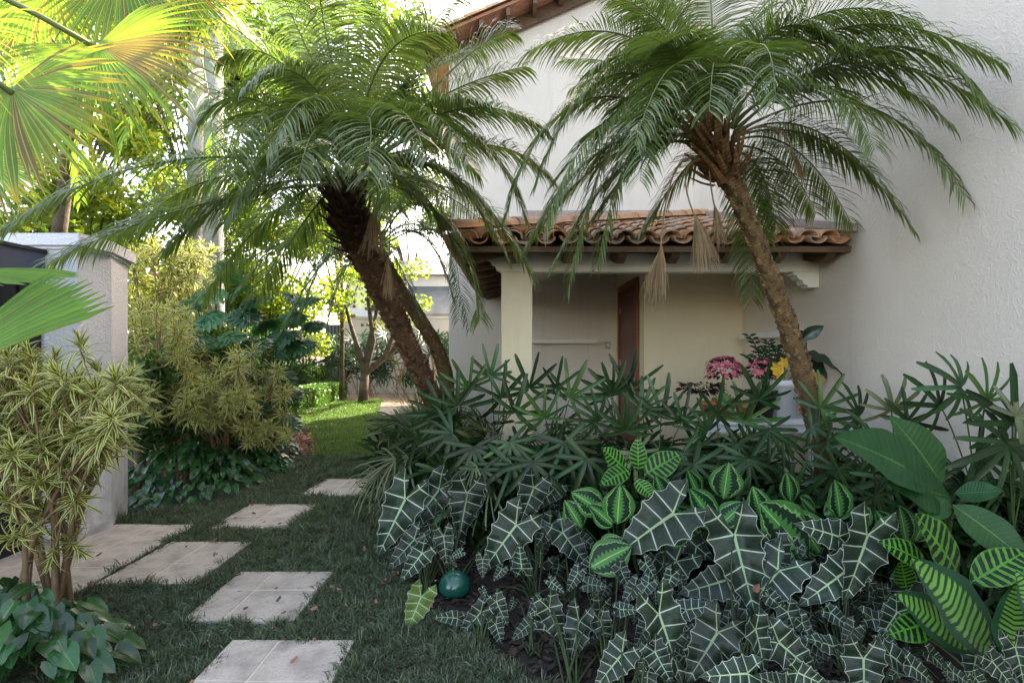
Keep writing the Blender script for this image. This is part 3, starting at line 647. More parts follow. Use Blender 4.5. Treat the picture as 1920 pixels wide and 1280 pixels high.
# ================================================================== PALMS
def bez(a, m, b, n=16):
    c = m*2-(a+b)*0.5; return [a*((1-t)**2)+c*(2*t*(1-t))+b*(t*t) for t in [i/n for i in range(n+1)]]
def trunk_mesh(pts, rs, mat, parent, step=0.05, bw=0.03, n=14, out=0.02, sub=4):
    fine = []; fr = []
    for i in range(len(pts)-1):
        p0 = pts[max(i-1,0)]; p1 = pts[i]; p2 = pts[i+1]; p3 = pts[min(i+2,len(pts)-1)]
        for k in range(sub*3):
            t = k/(sub*3); fine.append(0.5*((2*p1)+(p2-p0)*t+(2*p0-5*p1+4*p2-p3)*t*t+(3*p1-p0-3*p2+p3)*t**3)); fr.append(rs[i]*(1-t)+rs[i+1]*t)
    fine.append(pts[-1]); fr.append(rs[-1])
    mb = MB(); mb.tube(fine, [r*(1+0.05*R.uniform(-1,1)) for r in fr], n); mb.build('trunk', mat, parent, True)
    sc = MB(); L = 0; k = 0
    for i in range(1, len(fine)):
        seg = (fine[i]-fine[i-1]); d = seg.normalized(); L0 = L; L += seg.length
        while k*step < L:
            q = (k*step-L0)/max(seg.length,1e-6); p = fine[i-1].lerp(fine[i], max(0,min(1,q))); r = fr[i]
            for j in range(5):
                a = k*2.4+j*2*math.pi/5+R.uniform(-.2,.2); e = d.cross(Vector((1,0,0))).normalized(); g = d.cross(e)
                o = e*math.cos(a)+g*math.sin(a); s = d.cross(o); sc.rn = R.random(); ww = bw*R.uniform(.7,1.3); ou = out*R.uniform(.6,1.6)
                c0 = p+o*r*0.93
                sc.add([c0-s*ww, c0+s*ww, c0+s*ww*.5+d*step*.9+o*ou, c0-s*ww*.5+d*step*.9+o*ou, c0+d*step*1.3, c0+o*ou*.6-d*step*.3],
                       [(0,5,3),(5,1,2),(5,2,3),(0,3,4),(1,4,2),(3,2,4)])
            k += 1
    sc.build('leaf_scars', mat, parent, kind='stuff')
    return fine, fr
def boots(parent, c, d, r, n, L, mat, lo=-0.1, hi=0.25, name='leaf_base'):
    e = d.cross(Vector((1,0,0))).normalized(); g = d.cross(e)
    for k in range(n):
        t = k/n; a = k*2.399; o = e*math.cos(a)+g*math.sin(a); s = d.cross(o); mb = MB(); mb.rn = R.random()
        p0 = c+d*(lo+(hi-lo)*t)+o*r*(1-.3*t); dirr = (o*(0.8-.35*t)+d*(.6+.4*t)+s*R.uniform(-.15,.15)).normalized(); l = L*R.uniform(.5,1.2); w = .028*R.uniform(.7,1.2)
        pts = [p0, p0+dirr*l*.5, p0+dirr*l+d*l*.15]
        vs = []
        for p, ww, th in ((pts[0],w*1.5,.02),(pts[1],w,.014),(pts[2],w*.6,.008)):
            vs += [p-s*ww, p+o*th, p+s*ww, p-o*th*.6]
        fs = [(i*4+j, i*4+(j+1)%4, (i+1)*4+(j+1)%4, (i+1)*4+j) for i in range(2) for j in range(4)]+[(8,9,10,11),(3,2,1,0)]
        mb.add(vs, fs, [(.5,0)]*4+[(.5,.5)]*4+[(.5,1)]*4); mb.build(name, mat, parent)
def broom(parent, top, mid, bot, spread, n, name='flower_stalk'):
    mb = MB(); mb.tube(bez(top, mid, bot, 10), [.009]*5+[.006]*6, 5)
    d = (bot-mid).normalized()
    for k in range(n):
        a = R.random()*6.28; q = R.random()**.5; v = (d+Vector((math.cos(a),math.sin(a),0))*q*spread*1.6).normalized(); L = R.uniform(.75,1.1)*spread*1.5
        s = bot-d*R.uniform(0,.08); pts = [s, s+v*L*.5+Vector((0,0,.02)), s+v*L+Vector((R.uniform(-.02,.02),0,-.04))]
        mb.tube(pts, [.0028,.0022,.0014], 3, False)
    mb.build(name, M['twig'], parent)

# --- front left palm
palmA = thing('date_palm', 'shaggy dark-trunked palm leaning left between the path and the porch', 'palm tree', GR(850,900), 'pygmy date palms')
tA = [Vector((-.60,5.85,-.05)), P(838,820,5.75), P(800,722,5.5), P(752,620,5.2), P(700,510,4.85), P(660,420,4.5), P(650,345,4.3)]
trunk_mesh(tA, [.115,.10,.085,.088,.11,.145,.13], M['trunk1'], palmA, .045, .034, 14, .032)
boots(palmA, P(655,400,4.4), (tA[-1]-tA[-3]).normalized(), .13, 70, .17, M['trunk1'], -.30, .22)
cA = P(662,330,4.25)
DA = [((620,320,4.1),(330,300,3.35),(15,425,2.85)),((615,345,4.1),(370,385,3.6),(95,490,3.3)),((620,330,4.2),(420,330,3.9),(260,420,3.8)),
 ((655,270,4.2),(575,90,3.9),(505,-60,3.7)),((662,260,4.25),(652,90,4.1),(672,-70,3.9)),((675,270,4.25),(770,105,4.2),(890,-50,4.1)),
 ((695,280,4.25),(830,180,4.2),(985,125,4.1)),((700,290,4.2),(860,205,3.9),(1020,240,3.7)),((705,300,4.2),(870,250,4.0),(985,410,3.9)),
 ((700,315,4.2),(830,320,4.2),(950,480,4.2)),((690,325,4.2),(790,360,4.4),(880,520,4.5)),((645,300,4.1),(590,185,3.5),(500,290,3.1)),
 ((665,300,4.1),(735,205,3.5),(800,300,3.15)),((640,320,4.1),(565,285,3.6),(520,400,3.2)),((625,305,4.2),(470,185,3.9),(360,250,3.7)),
 ((640,290,4.2),(530,120,4.0),(410,110,3.9)),((670,280,4.3),(710,130,4.5),(790,20,4.6)),((650,300,4.1),(640,225,3.6),(610,330,3.2)),
 ((700,300,4.3),(800,260,4.6),(900,330,4.8)),((650,280,4.3),(620,120,4.6),(580,10,4.8)),((615,340,4.2),(500,410,4.1),(380,560,4.1)),
 ((680,320,4.1),(720,300,3.7),(745,400,3.3)),((700,290,4.2),(780,205,4.0),(900,190,3.7))]
DA += [((610,335,4.15),(450,365,3.9),(310,470,3.7)),((625,350,4.3),(560,430,4.4),(480,560,4.5)),((640,280,4.1),(500,210,3.5),(430,330,3.1)),((650,270,4.1),(560,140,3.7),(455,170,3.4)),
 ((660,265,4.2),(610,60,3.9),(600,-60,3.5)),((670,270,4.1),(720,110,3.7),(830,60,3.4)),((680,280,4.1),(790,210,3.7),(880,300,3.4)),((695,300,4.2),(900,270,4.1),(1030,330,4.0)),
 ((700,310,4.2),(850,330,4.0),(1000,520,4.0)),((640,300,4.05),(600,240,3.4),(560,330,3.0)),((655,295,4.05),(690,220,3.4),(690,330,3.0)),((620,325,4.1),(520,300,3.7),(420,420,3.4)),
 ((630,270,4.2),(450,60,4.1),(330,60,4.0)),((700,300,4.3),(860,120,4.4),(960,60,4.4)),((690,335,4.3),(840,420,4.4),(900,600,4.4))]
for a,m_,b in DA: make_frond(bez(P(*a),P(*m_),P(*b)), .39, .0125, 92, None, 1.0, 'frond', palmA, rr=.011)
for i in range(12):
    az = rad(20+i*14+R.uniform(-8,8)); el = rad(R.uniform(10,75))
    make_frond(frond_curve(cA, az, el, R.uniform(1.5,1.9), rad(R.uniform(50,85))), .36, .0108, 76, None, .8, 'frond', palmA, rr=.011)
st = MB(); st.tube(bez(P(690,220,4.2), P(725,190,4.1), P(760,165,4.0), 6), [.022,.02,.018,.016,.013,.01,.008], 6)
for k in range(70):
    a = P(770,165,4.0)+Vector((R.gauss(0,.05),R.gauss(0,.05),R.gauss(0,.05))); st.tube([P(745,178,4.03), a, a+Vector((R.uniform(-.05,.12),0,R.uniform(-.03,.06)))], [.004,.003,.002], 3, False)
st.build('green_flower_stalk', M['petiole'], palmA)
broom(palmA, P(675,300,4.15), P(705,330,4.05), P(702,400,4.0), .20, 90); broom(palmA, P(680,300,4.2), P(725,340,4.3), P(728,500,4.3), .16, 60)

# --- right palm
palmB = thing('date_palm', 'slender curved palm in front of the tiled porch roof', 'palm tree', GR(1572,1000), 'pygmy date palms')
tB = [Vector((2.70,4.38,-.05)), P(1563,900,4.36), P(1530,790,4.3), P(1490,650,4.22), P(1440,510,4.15), P(1385,370,4.05), P(1348,290,4.0), P(1342,262,4.0)]
trunk_mesh(tB, [.105,.090,.078,.070,.062,.060,.095,.08], M['trunk2'], palmB, .030, .024, 14, .018)
boots(palmB, P(1352,305,4.0), (tB[-1]-tB[-3]).normalized(), .10, 55, .20, M['boot'], -.16, .26)
DB = [((1370,235,4.0),(1610,118,3.5),(1900,235,3.02)),((1370,225,4.0),(1570,55,3.5),(1880,120,2.98)),((1378,250,4.0),(1610,195,3.85),(1812,372,3.4)),
 ((1372,258,4.05),(1545,265,4.0),(1712,430,3.75)),((1370,268,4.05),(1490,280,4.2),(1600,425,4.3)),((1362,280,4.1),(1425,320,4.3),(1455,430,4.4)),
 ((1338,285,4.05),(1290,310,4.2),(1205,430,4.3)),((1320,268,4.05),(1235,270,4.1),(1105,420,4.1)),((1312,258,4.0),(1170,240,3.9),(1065,545,3.8)),
 ((1312,240,4.0),(1150,140,3.8),(1005,345,3.7)),((1320,225,4.0),(1180,70,3.8),(985,100,3.7)),((1332,210,4.0),(1235,40,3.9),(1140,-70,3.8)),
 ((1342,205,4.0),(1335,40,3.9),(1325,-90,3.8)),((1358,205,4.0),(1450,30,3.8),(1570,-55,3.7)),((1362,210,4.0),(1510,40,3.6),(1720,40,3.3)),
 ((1340,230,3.95),(1275,120,3.4),(1190,270,3.05)),((1350,220,3.95),(1420,85,3.4),(1455,190,3.05)),((1330,245,3.95),(1250,170,3.5),(1200,340,3.2)),
 ((1365,240,4.0),(1520,160,3.5),(1640,280,3.1)),((1350,215,4.05),(1400,60,4.2),(1480,-40,4.3)),((1330,230,4.05),(1190,160,4.2),(1060,200,4.3)),
 ((1300,270,4.05),(1150,290,4.1),(1010,430,4.1)),((1372,262,4.05),(1500,235,4.05),(1640,330,4.0)),((1345,235,3.9),(1340,120,3.4),(1330,210,3.05)),
 ((1358,285,4.05),(1400,350,4.25),(1410,560,4.35)),((1345,225,4.0),(1290,80,4.1),(1240,10,4.2))]
DB += [((1372,240,4.0),(1560,130,3.8),(1780,230,3.4)),((1365,215,4.0),(1450,60,3.7),(1590,90,3.4)),((1318,250,4.0),(1220,170,3.8),(1110,280,3.6)),((1325,230,4.0),(1230,110,3.8),(1110,130,3.6)),
 ((1310,265,4.0),(1200,260,3.9),(1120,500,3.8)),((1338,215,3.95),(1300,100,3.6),(1250,80,3.3)),((1356,215,3.95),(1390,110,3.6),(1400,200,3.3)),((1378,245,4.0),(1640,90,3.4),(1850,200,3.0)),
 ((1366,225,4.0),(1520,90,3.8),(1690,110,3.6)),((1340,210,4.1),(1270,20,4.2),(1190,-60,4.2)),((1360,275,4.1),(1460,300,4.3),(1530,400,4.5))]
DB += [((1305,262,4.0),(1130,280,3.9),(985,470,3.9)),((1308,255,4.0),(1140,230,3.7),(1020,440,3.5)),((1306,268,4.05),(1170,310,4.1),(1035,500,4.1)),((1310,250,4.0),(1090,190,3.8),(950,400,3.7))]
for a,m_,b in DB: make_frond(bez(P(*a),P(*m_),P(*b)), .38, .0122, 88, None, 1.0, 'frond', palmB, maxx=2.955, rr=.011)
for i in range(9):
    az = rad(75+i*20+R.uniform(-8,8)); el = rad(R.uniform(30,80))
    make_frond(frond_curve(P(1345,240,4.02), az, el, R.uniform(1.2,1.6), rad(R.uniform(45,85))), .34, .0105, 74, None, .8, 'frond', palmB, maxx=2.955, rr=.01)
broom(palmB, P(1310,300,4.0), P(1262,330,3.9), P(1238,480,3.85), .21, 110); broom(palmB, P(1318,300,4.0), P(1285,330,3.9), P(1308,420,3.85), .22, 130)
broom(palmB, P(1340,300,4.0), P(1330,320,3.95), P(1342,400,3.95), .16, 70); broom(palmB, P(1370,260,4.0), P(1450,240,3.9), P(1490,300,3.9), .10, 40)

# --- third palm behind
palmC = thing('date_palm', 'thinner palm standing behind the shaggy leaning trunk', 'palm tree', (-.95,7.7,0), 'pygmy date palms')
tC = [Vector((-.90,7.75,-.05)), P(836,710,7.6), P(812,640,7.4), P(775,580,7.2), P(735,520,7.0), P(705,465,6.9)]
trunk_mesh(tC, [.12,.10,.095,.09,.09,.10], M['trunk2'], palmC, .05, .025, 10, .018)
for a,m_,b in [((700,460,6.9),(560,440,6.6),(440,560,6.4)),((705,455,6.9),(590,380,6.7),(455,430,6.6)),((700,470,6.9),(620,480,6.6),(520,640,6.4)),((705,470,6.9),(650,500,6.7),(615,610,6.6)),
 ((715,455,6.9),(800,390,6.8),(880,620,6.5)),((715,460,6.9),(790,440,6.9),(850,560,6.9)),((715,450,6.9),(820,350,6.9),(930,420,6.9)),((710,440,6.9),(730,330,7.0),(800,260,7.1)),
 ((705,440,6.9),(640,330,6.9),(560,330,6.9)),((700,450,6.9),(560,350,6.8),(400,380,6.7)),((710,470,6.9),(740,480,6.8),(790,600,6.8)),((710,440,6.9),(690,350,6.8),(660,380,6.4)),((700,465,6.9),(590,420,6.6),(500,520,6.4)),((700,465,6.9),(640,440,6.4),(560,600,6.2)),((712,465,6.9),(830,440,6.7),(860,600,6.5)),((712,450,6.9),(790,340,6.7),(840,420,6.5)),
 ((705,460,6.9),(500,470,6.3),(350,590,6.0)),((712,460,6.9),(780,420,7.2),(860,470,7.4)),((700,455,7),(640,420,7.2),(570,520,7.4))]:
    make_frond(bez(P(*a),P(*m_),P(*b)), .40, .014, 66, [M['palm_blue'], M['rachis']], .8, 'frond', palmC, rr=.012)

# --- sunlit feather palm hanging in from the upper left
ar = thing('feather_palm', 'sunlit feather palm arching in behind the fan palm, upper left', 'palm tree', (-5.9,6.6,0))
mb = MB(); mb.tube([Vector((-5.9,6.6,-.05)),Vector((-5.7,6.6,2.2)),Vector((-5.0,6.2,4.9)),Vector((-4.4,5.6,5.9))],[.09,.08,.07,.06],8); mb.build('trunk', M['bark'], ar, True)
for a,m_,b in [((200,-120,5.2),(380,-40,4.8),(480,150,4.4)),((180,-150,5),(280,0,4.7),(330,220,4.5)),((150,-150,5),(60,-20,4.5),(-20,180,4.2)),((300,-150,6),(450,60,5.8),(560,330,5.5)),
 ((250,-100,6),(260,100,5.8),(220,300,5.6)),((150,-100,6),(120,120,5.6),(60,330,5.4)),((250,-150,5.5),(420,-60,5.2),(560,60,5)),((100,-60,5.5),(-20,60,5),(-60,260,4.8)),((330,-150,6.5),(560,-30,6.4),(720,200,6.3)),
 ((300,-100,6.5),(380,120,6.3),(400,360,6.2)),((240,-60,6.5),(160,140,6.3),(150,380,6.2))]:
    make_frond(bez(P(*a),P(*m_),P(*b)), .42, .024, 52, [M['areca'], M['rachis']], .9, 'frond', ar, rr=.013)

# --- fan palm
def fan_leaf(name, hub, axis, up, Rr, span, nseg, parent, mat, split=0.5, droop=.35, pet=None, jag=.12, label=None):
    a, s, n = frame(axis, up); mb = MB(); ds = span/nseg
    for k in range(nseg):
        th = -span/2+(k+.5)*ds; L = Rr*(0.80+0.20*math.cos(th*.8))*(1+R.uniform(-jag,jag)); mb.rn = R.random()
        if label and abs(th+0.75) < 0.42: mb.rn = 0.62+0.38*R.random()
        else: mb.rn *= 0.72
        vs=[]; uv=[]; NR = 7; dr = droop*R.uniform(.6,1.5); bend = R.uniform(-.04,.04)
        for i in range(NR+1):
            r = L*i/NR; t = i/NR
            wd = math.tan(ds/2)*min(r, L*split)*(1 if t <= split else max(0.0,(1-(t-split)/(1-split))**.8))*1.02
            if i == 0: wd = .003
            c = th+bend*max(0,t-split)*3; dirv = a*math.cos(c)+s*math.sin(c); tv = s*math.cos(c)-a*math.sin(c)
            z = n*(0.10*r-dr*L*max(0,t-.35)**2)+Vector((0,0,-1))*dr*.5*L*max(0,t-.45)**2
            p = hub+dirv*r+z
            vs += [p-tv*wd-n*wd*.45, p+n*wd*.25, p+tv*wd-n*wd*.45]; uv += [(0,t),(.5,t),(1,t)]
        fs=[]
        for i in range(NR): o=i*3; fs += [(o,o+1,o+4,o+3),(o+1,o+2,o+5,o+4)]
        mb.add(vs, fs, uv)
    if pet is not None: mb.rn = 0; mb.m = 1; mb.tube(bez(pet, (pet+hub)*.5+Vector((0,0,.08)), hub+a*.03, 8), [.012]*9, 6)
    return mb.build(name, [mat, M['rachis']], parent, True, label=label)
fp = thing('fan_palm', 'fan palm with big pleated yellow green leaves at the upper left edge', 'palm tree', (-3.2,1.6,0))
mb = MB(); mb.tube([Vector((-3.2,1.5,-.05)),Vector((-3.2,1.5,1.5)),Vector((-3.1,1.5,3.0))],[.10,.09,.08],10); mb.build('trunk', M['trunk1'], fp, True)
top = Vector((-3.05,1.55,3.1))
hub = P(183,85,2.3); fan_leaf('fan_leaf', hub, P(280,260,2.15)-hub, Vector((.1,-1,.35)), .60, rad(235), 52, fp, M['fan'], .5, .35, top, label='fan leaf with brown dried segments in the middle')
hub = P(22,165,2.0); fan_leaf('fan_leaf', hub, P(60,330,1.9)-hub, Vector((0,-1,.3)), .46, rad(230), 50, fp, M['fan'], .68, .3, top)
hub = P(-60,60,1.7); fan_leaf('fan_leaf', hub, P(60,150,1.6)-hub, Vector((-.2,-1,.2)), .30, rad(110), 20, fp, M['fan'], .3, .5, top)
for hx,hy,Y,ax,ay,Rr in ((230,-60,2.8,240,120,.55),(100,-40,2.9,60,120,.55),(340,-40,3.0,400,90,.5),(60,20,3.1,120,140,.5),(-20,300,3.0,60,360,.45)):
    hub = P(hx,hy,Y); fan_leaf('fan_leaf', hub, P(ax,ay,Y-.05)-hub, Vector((R.uniform(-.3,.3),-1,.3)), Rr, rad(220), 46, fp, M['fan'], .55, .35, top)
fb = thing('fan_palm', 'young fan palm whose bright green serrated leaf juts in at the left edge', 'palm tree', (-1.75,1.1,0))
hub = Vector((-1.72,1.12,1.62)); hub2 = Vector((-1.75,1.1,-.02))
mb = MB(); mb.tube([hub2, Vector((-1.76,1.1,.8)), hub], [.014,.012,.008], 6); mb.build('leaf_stalk', M['petiole'], fb)
def big_fan(hub, axis, up, Rr, span, nseg, parent, lop=True):
    a, s, n = frame(axis, up); mb = MB(); ds = span/nseg
    for k in range(nseg):
        th = -span/2+(k+.5)*ds; L = Rr*((.885+.115*th/(span/2)) if lop else 1-.33*((th)/(span/2)+.25)**2)*R.uniform(.97,1.04); mb.rn = R.random(); vs=[]; uv=[]
        for i,t in enumerate((0,.2,.4,.6,.75,.86,.93,1)):
            r = L*t; wd = math.tan(ds/2)*min(r, L*.86)*(1 if t <= .86 else (1-t)/.14+.02)+.0005; dv = a*math.cos(th)+s*math.sin(th); tv = s*math.cos(th)-a*math.sin(th); p = hub+dv*r+n*(.05*r-.18*L*t*t)
            vs += [p-tv*wd-n*wd*.5, p+n*wd*.5, p+tv*wd-n*wd*.5]; uv += [(1,t),(0.5,t),(1,t)]
        fs=[]
        for i in range(7): o=i*3; fs += [(o,o+1,o+4,o+3),(o+1,o+2,o+5,o+4)]
        mb.add(vs, fs, uv)
    mb.build('fan_leaf', M['fan_near'], parent, True)
hb = P(-150,730,1.25)
big_fan(hb, P(130,495,1.28)-hb, Vector((-.15,-1,.55)), .475, rad(36), 13, fb)
big_fan(P(-170,520,1.5), P(110,490,1.5)-P(-170,520,1.5), Vector((0,-.35,1)), .42, rad(45), 12, fb, False)

# ================================================================== PLANTS
GP = {}
def plant_leaves(t, leaves, kind, stalk='petiole', stem_r=.005):
    """leaves: (Jx,Jy,Tx,Ty,Y[,dY tip]) in photo pixels and metres"""
    for l in leaves:
        J = P(l[0], l[1], l[4]); T = P(l[2], l[3], l[4]-(l[5] if len(l) > 5 else .03)); L = (T-J).length
        mb = MB(); mb.rn = R.random(); jt = lambda a: R.uniform(-a, a)
        if kind == 'aloc':
            up = Vector((jt(.6)-J.x*.12, -1.0, .75+jt(.55))); add_arrow(mb, J, T-J, up, L*1.0, R.uniform(.80,1.02), jt(.1)+.12, R.uniform(.02,.28), .2)
            mat = M['aloc_pale'] if 'pale yellow' in t['label'] else M['aloc']
        else:
            up = Vector((jt(.25)-J.x*.1, -1.0, .8+jt(.3))); wf = {'zebra':.56,'medal':.80,'cream':.50,'rib':.55}[kind]
            add_leaf(mb, J, T-J, up, L, L*wf*R.uniform(.9,1.1), lambda t: ovate(t,.47), {'zebra':9,'medal':7,'cream':12,'rib':16}[kind], .12, R.uniform(.15,.35), jt(.12)+.12, 1 if kind == 'rib' else 2, .012, curl=.1)
            mat = M[kind]
        nm = 'leaf'; mb.build(nm, mat, t, True)
        st = MB(); g = Vector((t.location.x+jt(.03), t.location.y+jt(.03), 0)); mid = g.lerp(J,.55)+Vector((0,.05,.06))
        e = J if kind == 'aloc' else J+(T-J)*.02
        st.tube(bez(g, mid, e, 7), [stem_r*1.5]*3+[stem_r]*3+[stem_r*.7]*2, 5, False); st.build('leaf_stalk', M[stalk], t, True)

AG = 'white veined arrow leaf alocasias in the front bed'
def aloc(label, gx, gy, leaves):
    t = thing('alocasia', label, 'plant', GR(gx, gy), AG); big = []
    for l in leaves:
        cx, cy = (l[0]+l[2])/2, (l[1]+l[3])/2; k = 1.14; big.append((cx+(l[0]-cx)*k, cy+(l[1]-cy)*k, cx+(l[2]-cx)*k, cy+(l[3]-cy)*k)+tuple(l[4:]))
    if len(leaves) > 1:
        for i in range(13):
            l = R.choice(leaves); s_ = R.uniform(.5,.95); x, y = l[0]+R.uniform(-85,85), l[1]+R.uniform(-10,100); a = R.uniform(-1.1,1.1); L = math.hypot(l[2]-l[0], l[3]-l[1])*s_
            if y > 1310 or x < 740 or (x < 900 and y > 1060) or (x < 1000 and y > 1180): continue
            big.append((x, y, x+math.sin(a)*L, y+math.cos(a)*L, l[4]+R.uniform(.12,.4)))
    plant_leaves(t, big, 'aloc', 'aloc_stalk', .004); return t
aloc('alocasia at the left end of the row, long leaves hanging toward the path', 800,1120,
 [(820,922,762,1000,3.75),(757,941,708,1042,3.7),(774,1014,727,1066,3.35),(742,970,712,1030,3.8),(845,900,800,925,3.9)])
aloc('alocasia with upright leaves just above the green ball', 850,1110,
 [(875,929,862,1012,3.6),(832,1008,838,1064,3.25),(789,1040,750,1092,3.2),(905,1050,905,1085,3.2),(862,1036,842,1046,3.25)])
aloc('single pale yellow green alocasia leaf standing left of the green ball', 770,1170, [(788,1122,762,1186,2.85)])
aloc('tall alocasia right of the green ball, two large leaves stacked one above the other', 1000,1120,
 [(999,918,972,990,3.5),(964,989,902,1072,3.25),(978,1062,972,1022,3.1,.05),(940,1068,925,1090,3.1)])
aloc('alocasia with one leaf turned right beside the round calathea leaves', 1075,1130,
 [(1058,1002,1106,1066,3.25),(1082,1076,1062,1110,3.0),(1036,1092,1060,1112,2.95),(1105,1060,1120,1030,3.05)])
aloc('cluster of small low alocasia leaves in front of the green ball', 905,1215,
 [(855,1158,813,1154,2.85),(932,1130,952,1175,2.85),(899,1150,858,1198,2.8),(930,1172,942,1212,2.75),(905,1108,915,1128,2.95)])
aloc('small alocasia leaning left beside the bare mulch patch', 1000,1225, [(989,1172,957,1200,2.75),(1008,1130,988,1160,2.85)])
aloc('narrow alocasia plant in the middle foreground above the mulch edge', 1070,1290,
 [(1031,1144,1057,1216,2.65),(1085,1169,1065,1250,2.55),(1127,1166,1142,1224,2.55),(1020,1138,990,1152,2.7)])
aloc('broad folded alocasia with frilled leaves, centre foreground', 1150,1300,
 [(1124,1146,1108,1204,2.6),(1164,1142,1200,1142,2.6),(1164,1068,1182,1108,2.85),(1105,1095,1140,1100,2.8),(1190,1100,1165,1135,2.7)])
aloc('alocasia with the widest leaf pointing down left across the calatheas', 1250,1150,
 [(1256,967,1152,1037,3.0),(1258,1082,1245,1120,2.8),(1212,1058,1235,1090,2.85),(1215,1095,1195,1125,2.75)])
aloc('alocasia at the bottom edge with a leaf aimed at the lower left corner', 1180,1380,
 [(1164,1228,1116,1288,2.3),(1214,1262,1212,1320,2.25),(1238,1158,1282,1280,2.3),(1212,1172,1190,1215,2.45)])
aloc('large hanging alocasia leaf with a brown spot near its tip', 1400,1290,
 [(1379,1012,1416,1152,2.6),(1357,1088,1280,1112,2.65),(1290,1142,1345,1132,2.55),(1478,1085,1430,1080,2.75),(1445,1120,1480,1150,2.6)])
_p = bpy.data.objects[-1] if False else [o for o in C.objects if o.get('label','').startswith('large hanging alocasia')][0]
mb = MB(); mb.rn = .5; add_leaf(mb, P(1412,1108,2.50), Vector((.6,-.2,.7)), Vector((0,-1,.5)), .045, .034, ovate, 4, 0, .5, .6, 1, .1); mb.build('dead_leaf', M['bark_chip'], _p)
aloc('crowded alocasia leaves overlapping at the centre of the bottom edge', 1400,1400,
 [(1342,1190,1288,1282,2.2),(1418,1185,1442,1272,2.15),(1465,1208,1545,1275,2.2),(1397,1262,1320,1268,2.05),(1310,1210,1290,1190,2.3),(1500,1262,1560,1290,2.05),(1470,1290,1420,1265,2.0)])
aloc('pair of broad overlapping alocasia leaves beside the striped calathea', 1590,1260,
 [(1624,1010,1586,1128,2.6),(1579,1075,1502,1134,2.65),(1569,1004,1502,982,2.75),(1612,1060,1650,1118,2.7),(1560,1150,1600,1180,2.55)])
aloc('wide alocasia at the bottom edge beneath the striped calathea', 1650,1400,
 [(1619,1240,1622,1340,2.1),(1673,1230,1735,1276,2.15),(1600,1180,1580,1215,2.3),(1560,1210,1510,1190,2.3),(1655,1195,1690,1220,2.35),(1585,1300,1540,1280,2.05)])
aloc('low alocasia filling the gap in the bottom row left of the crowded leaves', 1260,1330,
 [(1262,1205,1240,1262,2.3),(1230,1225,1262,1285,2.2),(1290,1240,1262,1215,2.3)])
aloc('small dark alocasia between the brown spotted leaf and the broad pair', 1480,1220,
 [(1478,1150,1500,1205,2.45),(1505,1170,1530,1215,2.4),(1455,1180,1440,1230,2.4),(1520,1200,1560,1240,2.3)])
aloc('alocasia sprawling right of the broad pair toward the lower striped leaves', 1690,1260,
 [(1680,1150,1650,1200,2.45),(1712,1250,1760,1285,2.1),(1640,1160,1700,1175,2.5),(1790,1262,1830,1290,2.0)])
aloc('alocasia leaf entering at the lower right corner', 1960,1400, [(1905,1218,1930,1298,1.85),(1955,1180,1990,1240,1.9)])
def cal(label, kind, gx, gy, leaves, grp):
    t = thing('calathea', label, 'plant', GR(gx,gy), grp); plant_leaves(t, leaves, kind, 'petiole', .004)
ZG = 'zebra striped calatheas'; MG = 'round medallion calatheas'
cal('small bright striped calathea in front of the lady palms', 'zebra', 1200,1000,
 [(1176,882,1129,838,3.5),(1197,884,1196,822,3.55),(1207,890,1278,848,3.5),(1182,880,1128,900,3.35,.1),(1190,898,1226,932,3.3,.1),(1205,905,1232,918,3.35)], ZG)
cal('striped calathea at the right edge with near black bands', 'zebra', 1850,1290,
 [(1800,1078,1722,962,2.45),(1818,1092,1930,1030,2.35),(1738,1056,1665,1012,2.5),(1702,1200,1745,1130,2.4,-.1),(1700,1105,1690,1050,2.7),(1760,1160,1668,1190,2.3)], ZG)
cal('calathea with cream splashed leaves rising from the lower right corner', 'cream', 1860,1330,
 [(1858,1228,1732,1048,2.2),(1828,1216,1698,1112,2.25),(1893,1240,1912,1095,2.05),(1950,1200,1935,1080,2.0)], ZG)
cal('medallion calathea with upright leaves left of the widest alocasia leaf', 'medal', 1160,1100,
 [(1157,982,1163,908,3.2),(1150,985,1108,945,3.2),(1130,960,1078,920,3.35),(1122,1030,1170,1010,3.05),(1105,1065,1180,1020,2.95),(1090,990,1065,940,3.3),(1180,970,1210,990,3.2)], MG)
cal('medallion calathea with one tall round leaf behind the widest alocasia leaf', 'medal', 1360,1090,
 [(1356,935,1367,868,3.3),(1345,990,1298,915,3.1),(1350,985,1395,940,3.1),(1310,1000,1270,950,3.15),(1250,950,1230,890,3.4),(1310,930,1290,880,3.45),(1290,1010,1240,1000,3.1)], MG)
cal('medallion calathea in the middle, its broad leaves laid back to back', 'medal', 1490,1110,
 [(1515,1045,1432,942,2.95),(1540,1040,1490,955,3.0),(1430,975,1415,915,3.15),(1482,942,1482,888,3.3),(1510,1010,1475,985,3.05),(1450,1060,1490,1040,2.9),(1470,1030,1420,1015,2.9),(1500,1080,1450,1095,2.85)], MG)
cal('medallion calathea with the largest dark centred leaf below the lady palm', 'medal', 1585,1060,
 [(1575,972,1572,902,3.05),(1545,965,1600,940,3.1),(1530,960,1500,930,3.15),(1600,985,1630,950,3.1),(1630,1010,1660,1030,2.95)], MG)
cal('dark medallion calathea behind the tallest striped leaf', 'medal', 1710,1100,
 [(1700,1018,1688,948,2.85),(1715,1015,1740,965,2.9),(1670,1000,1650,960,2.95),(1560,1090,1620,1090,2.8),(1750,1140,1720,1120,2.6)], MG)
t = thing('peace_lily', 'plant with very large plain green ribbed leaves at the right', 'plant', GR(1790,1150))
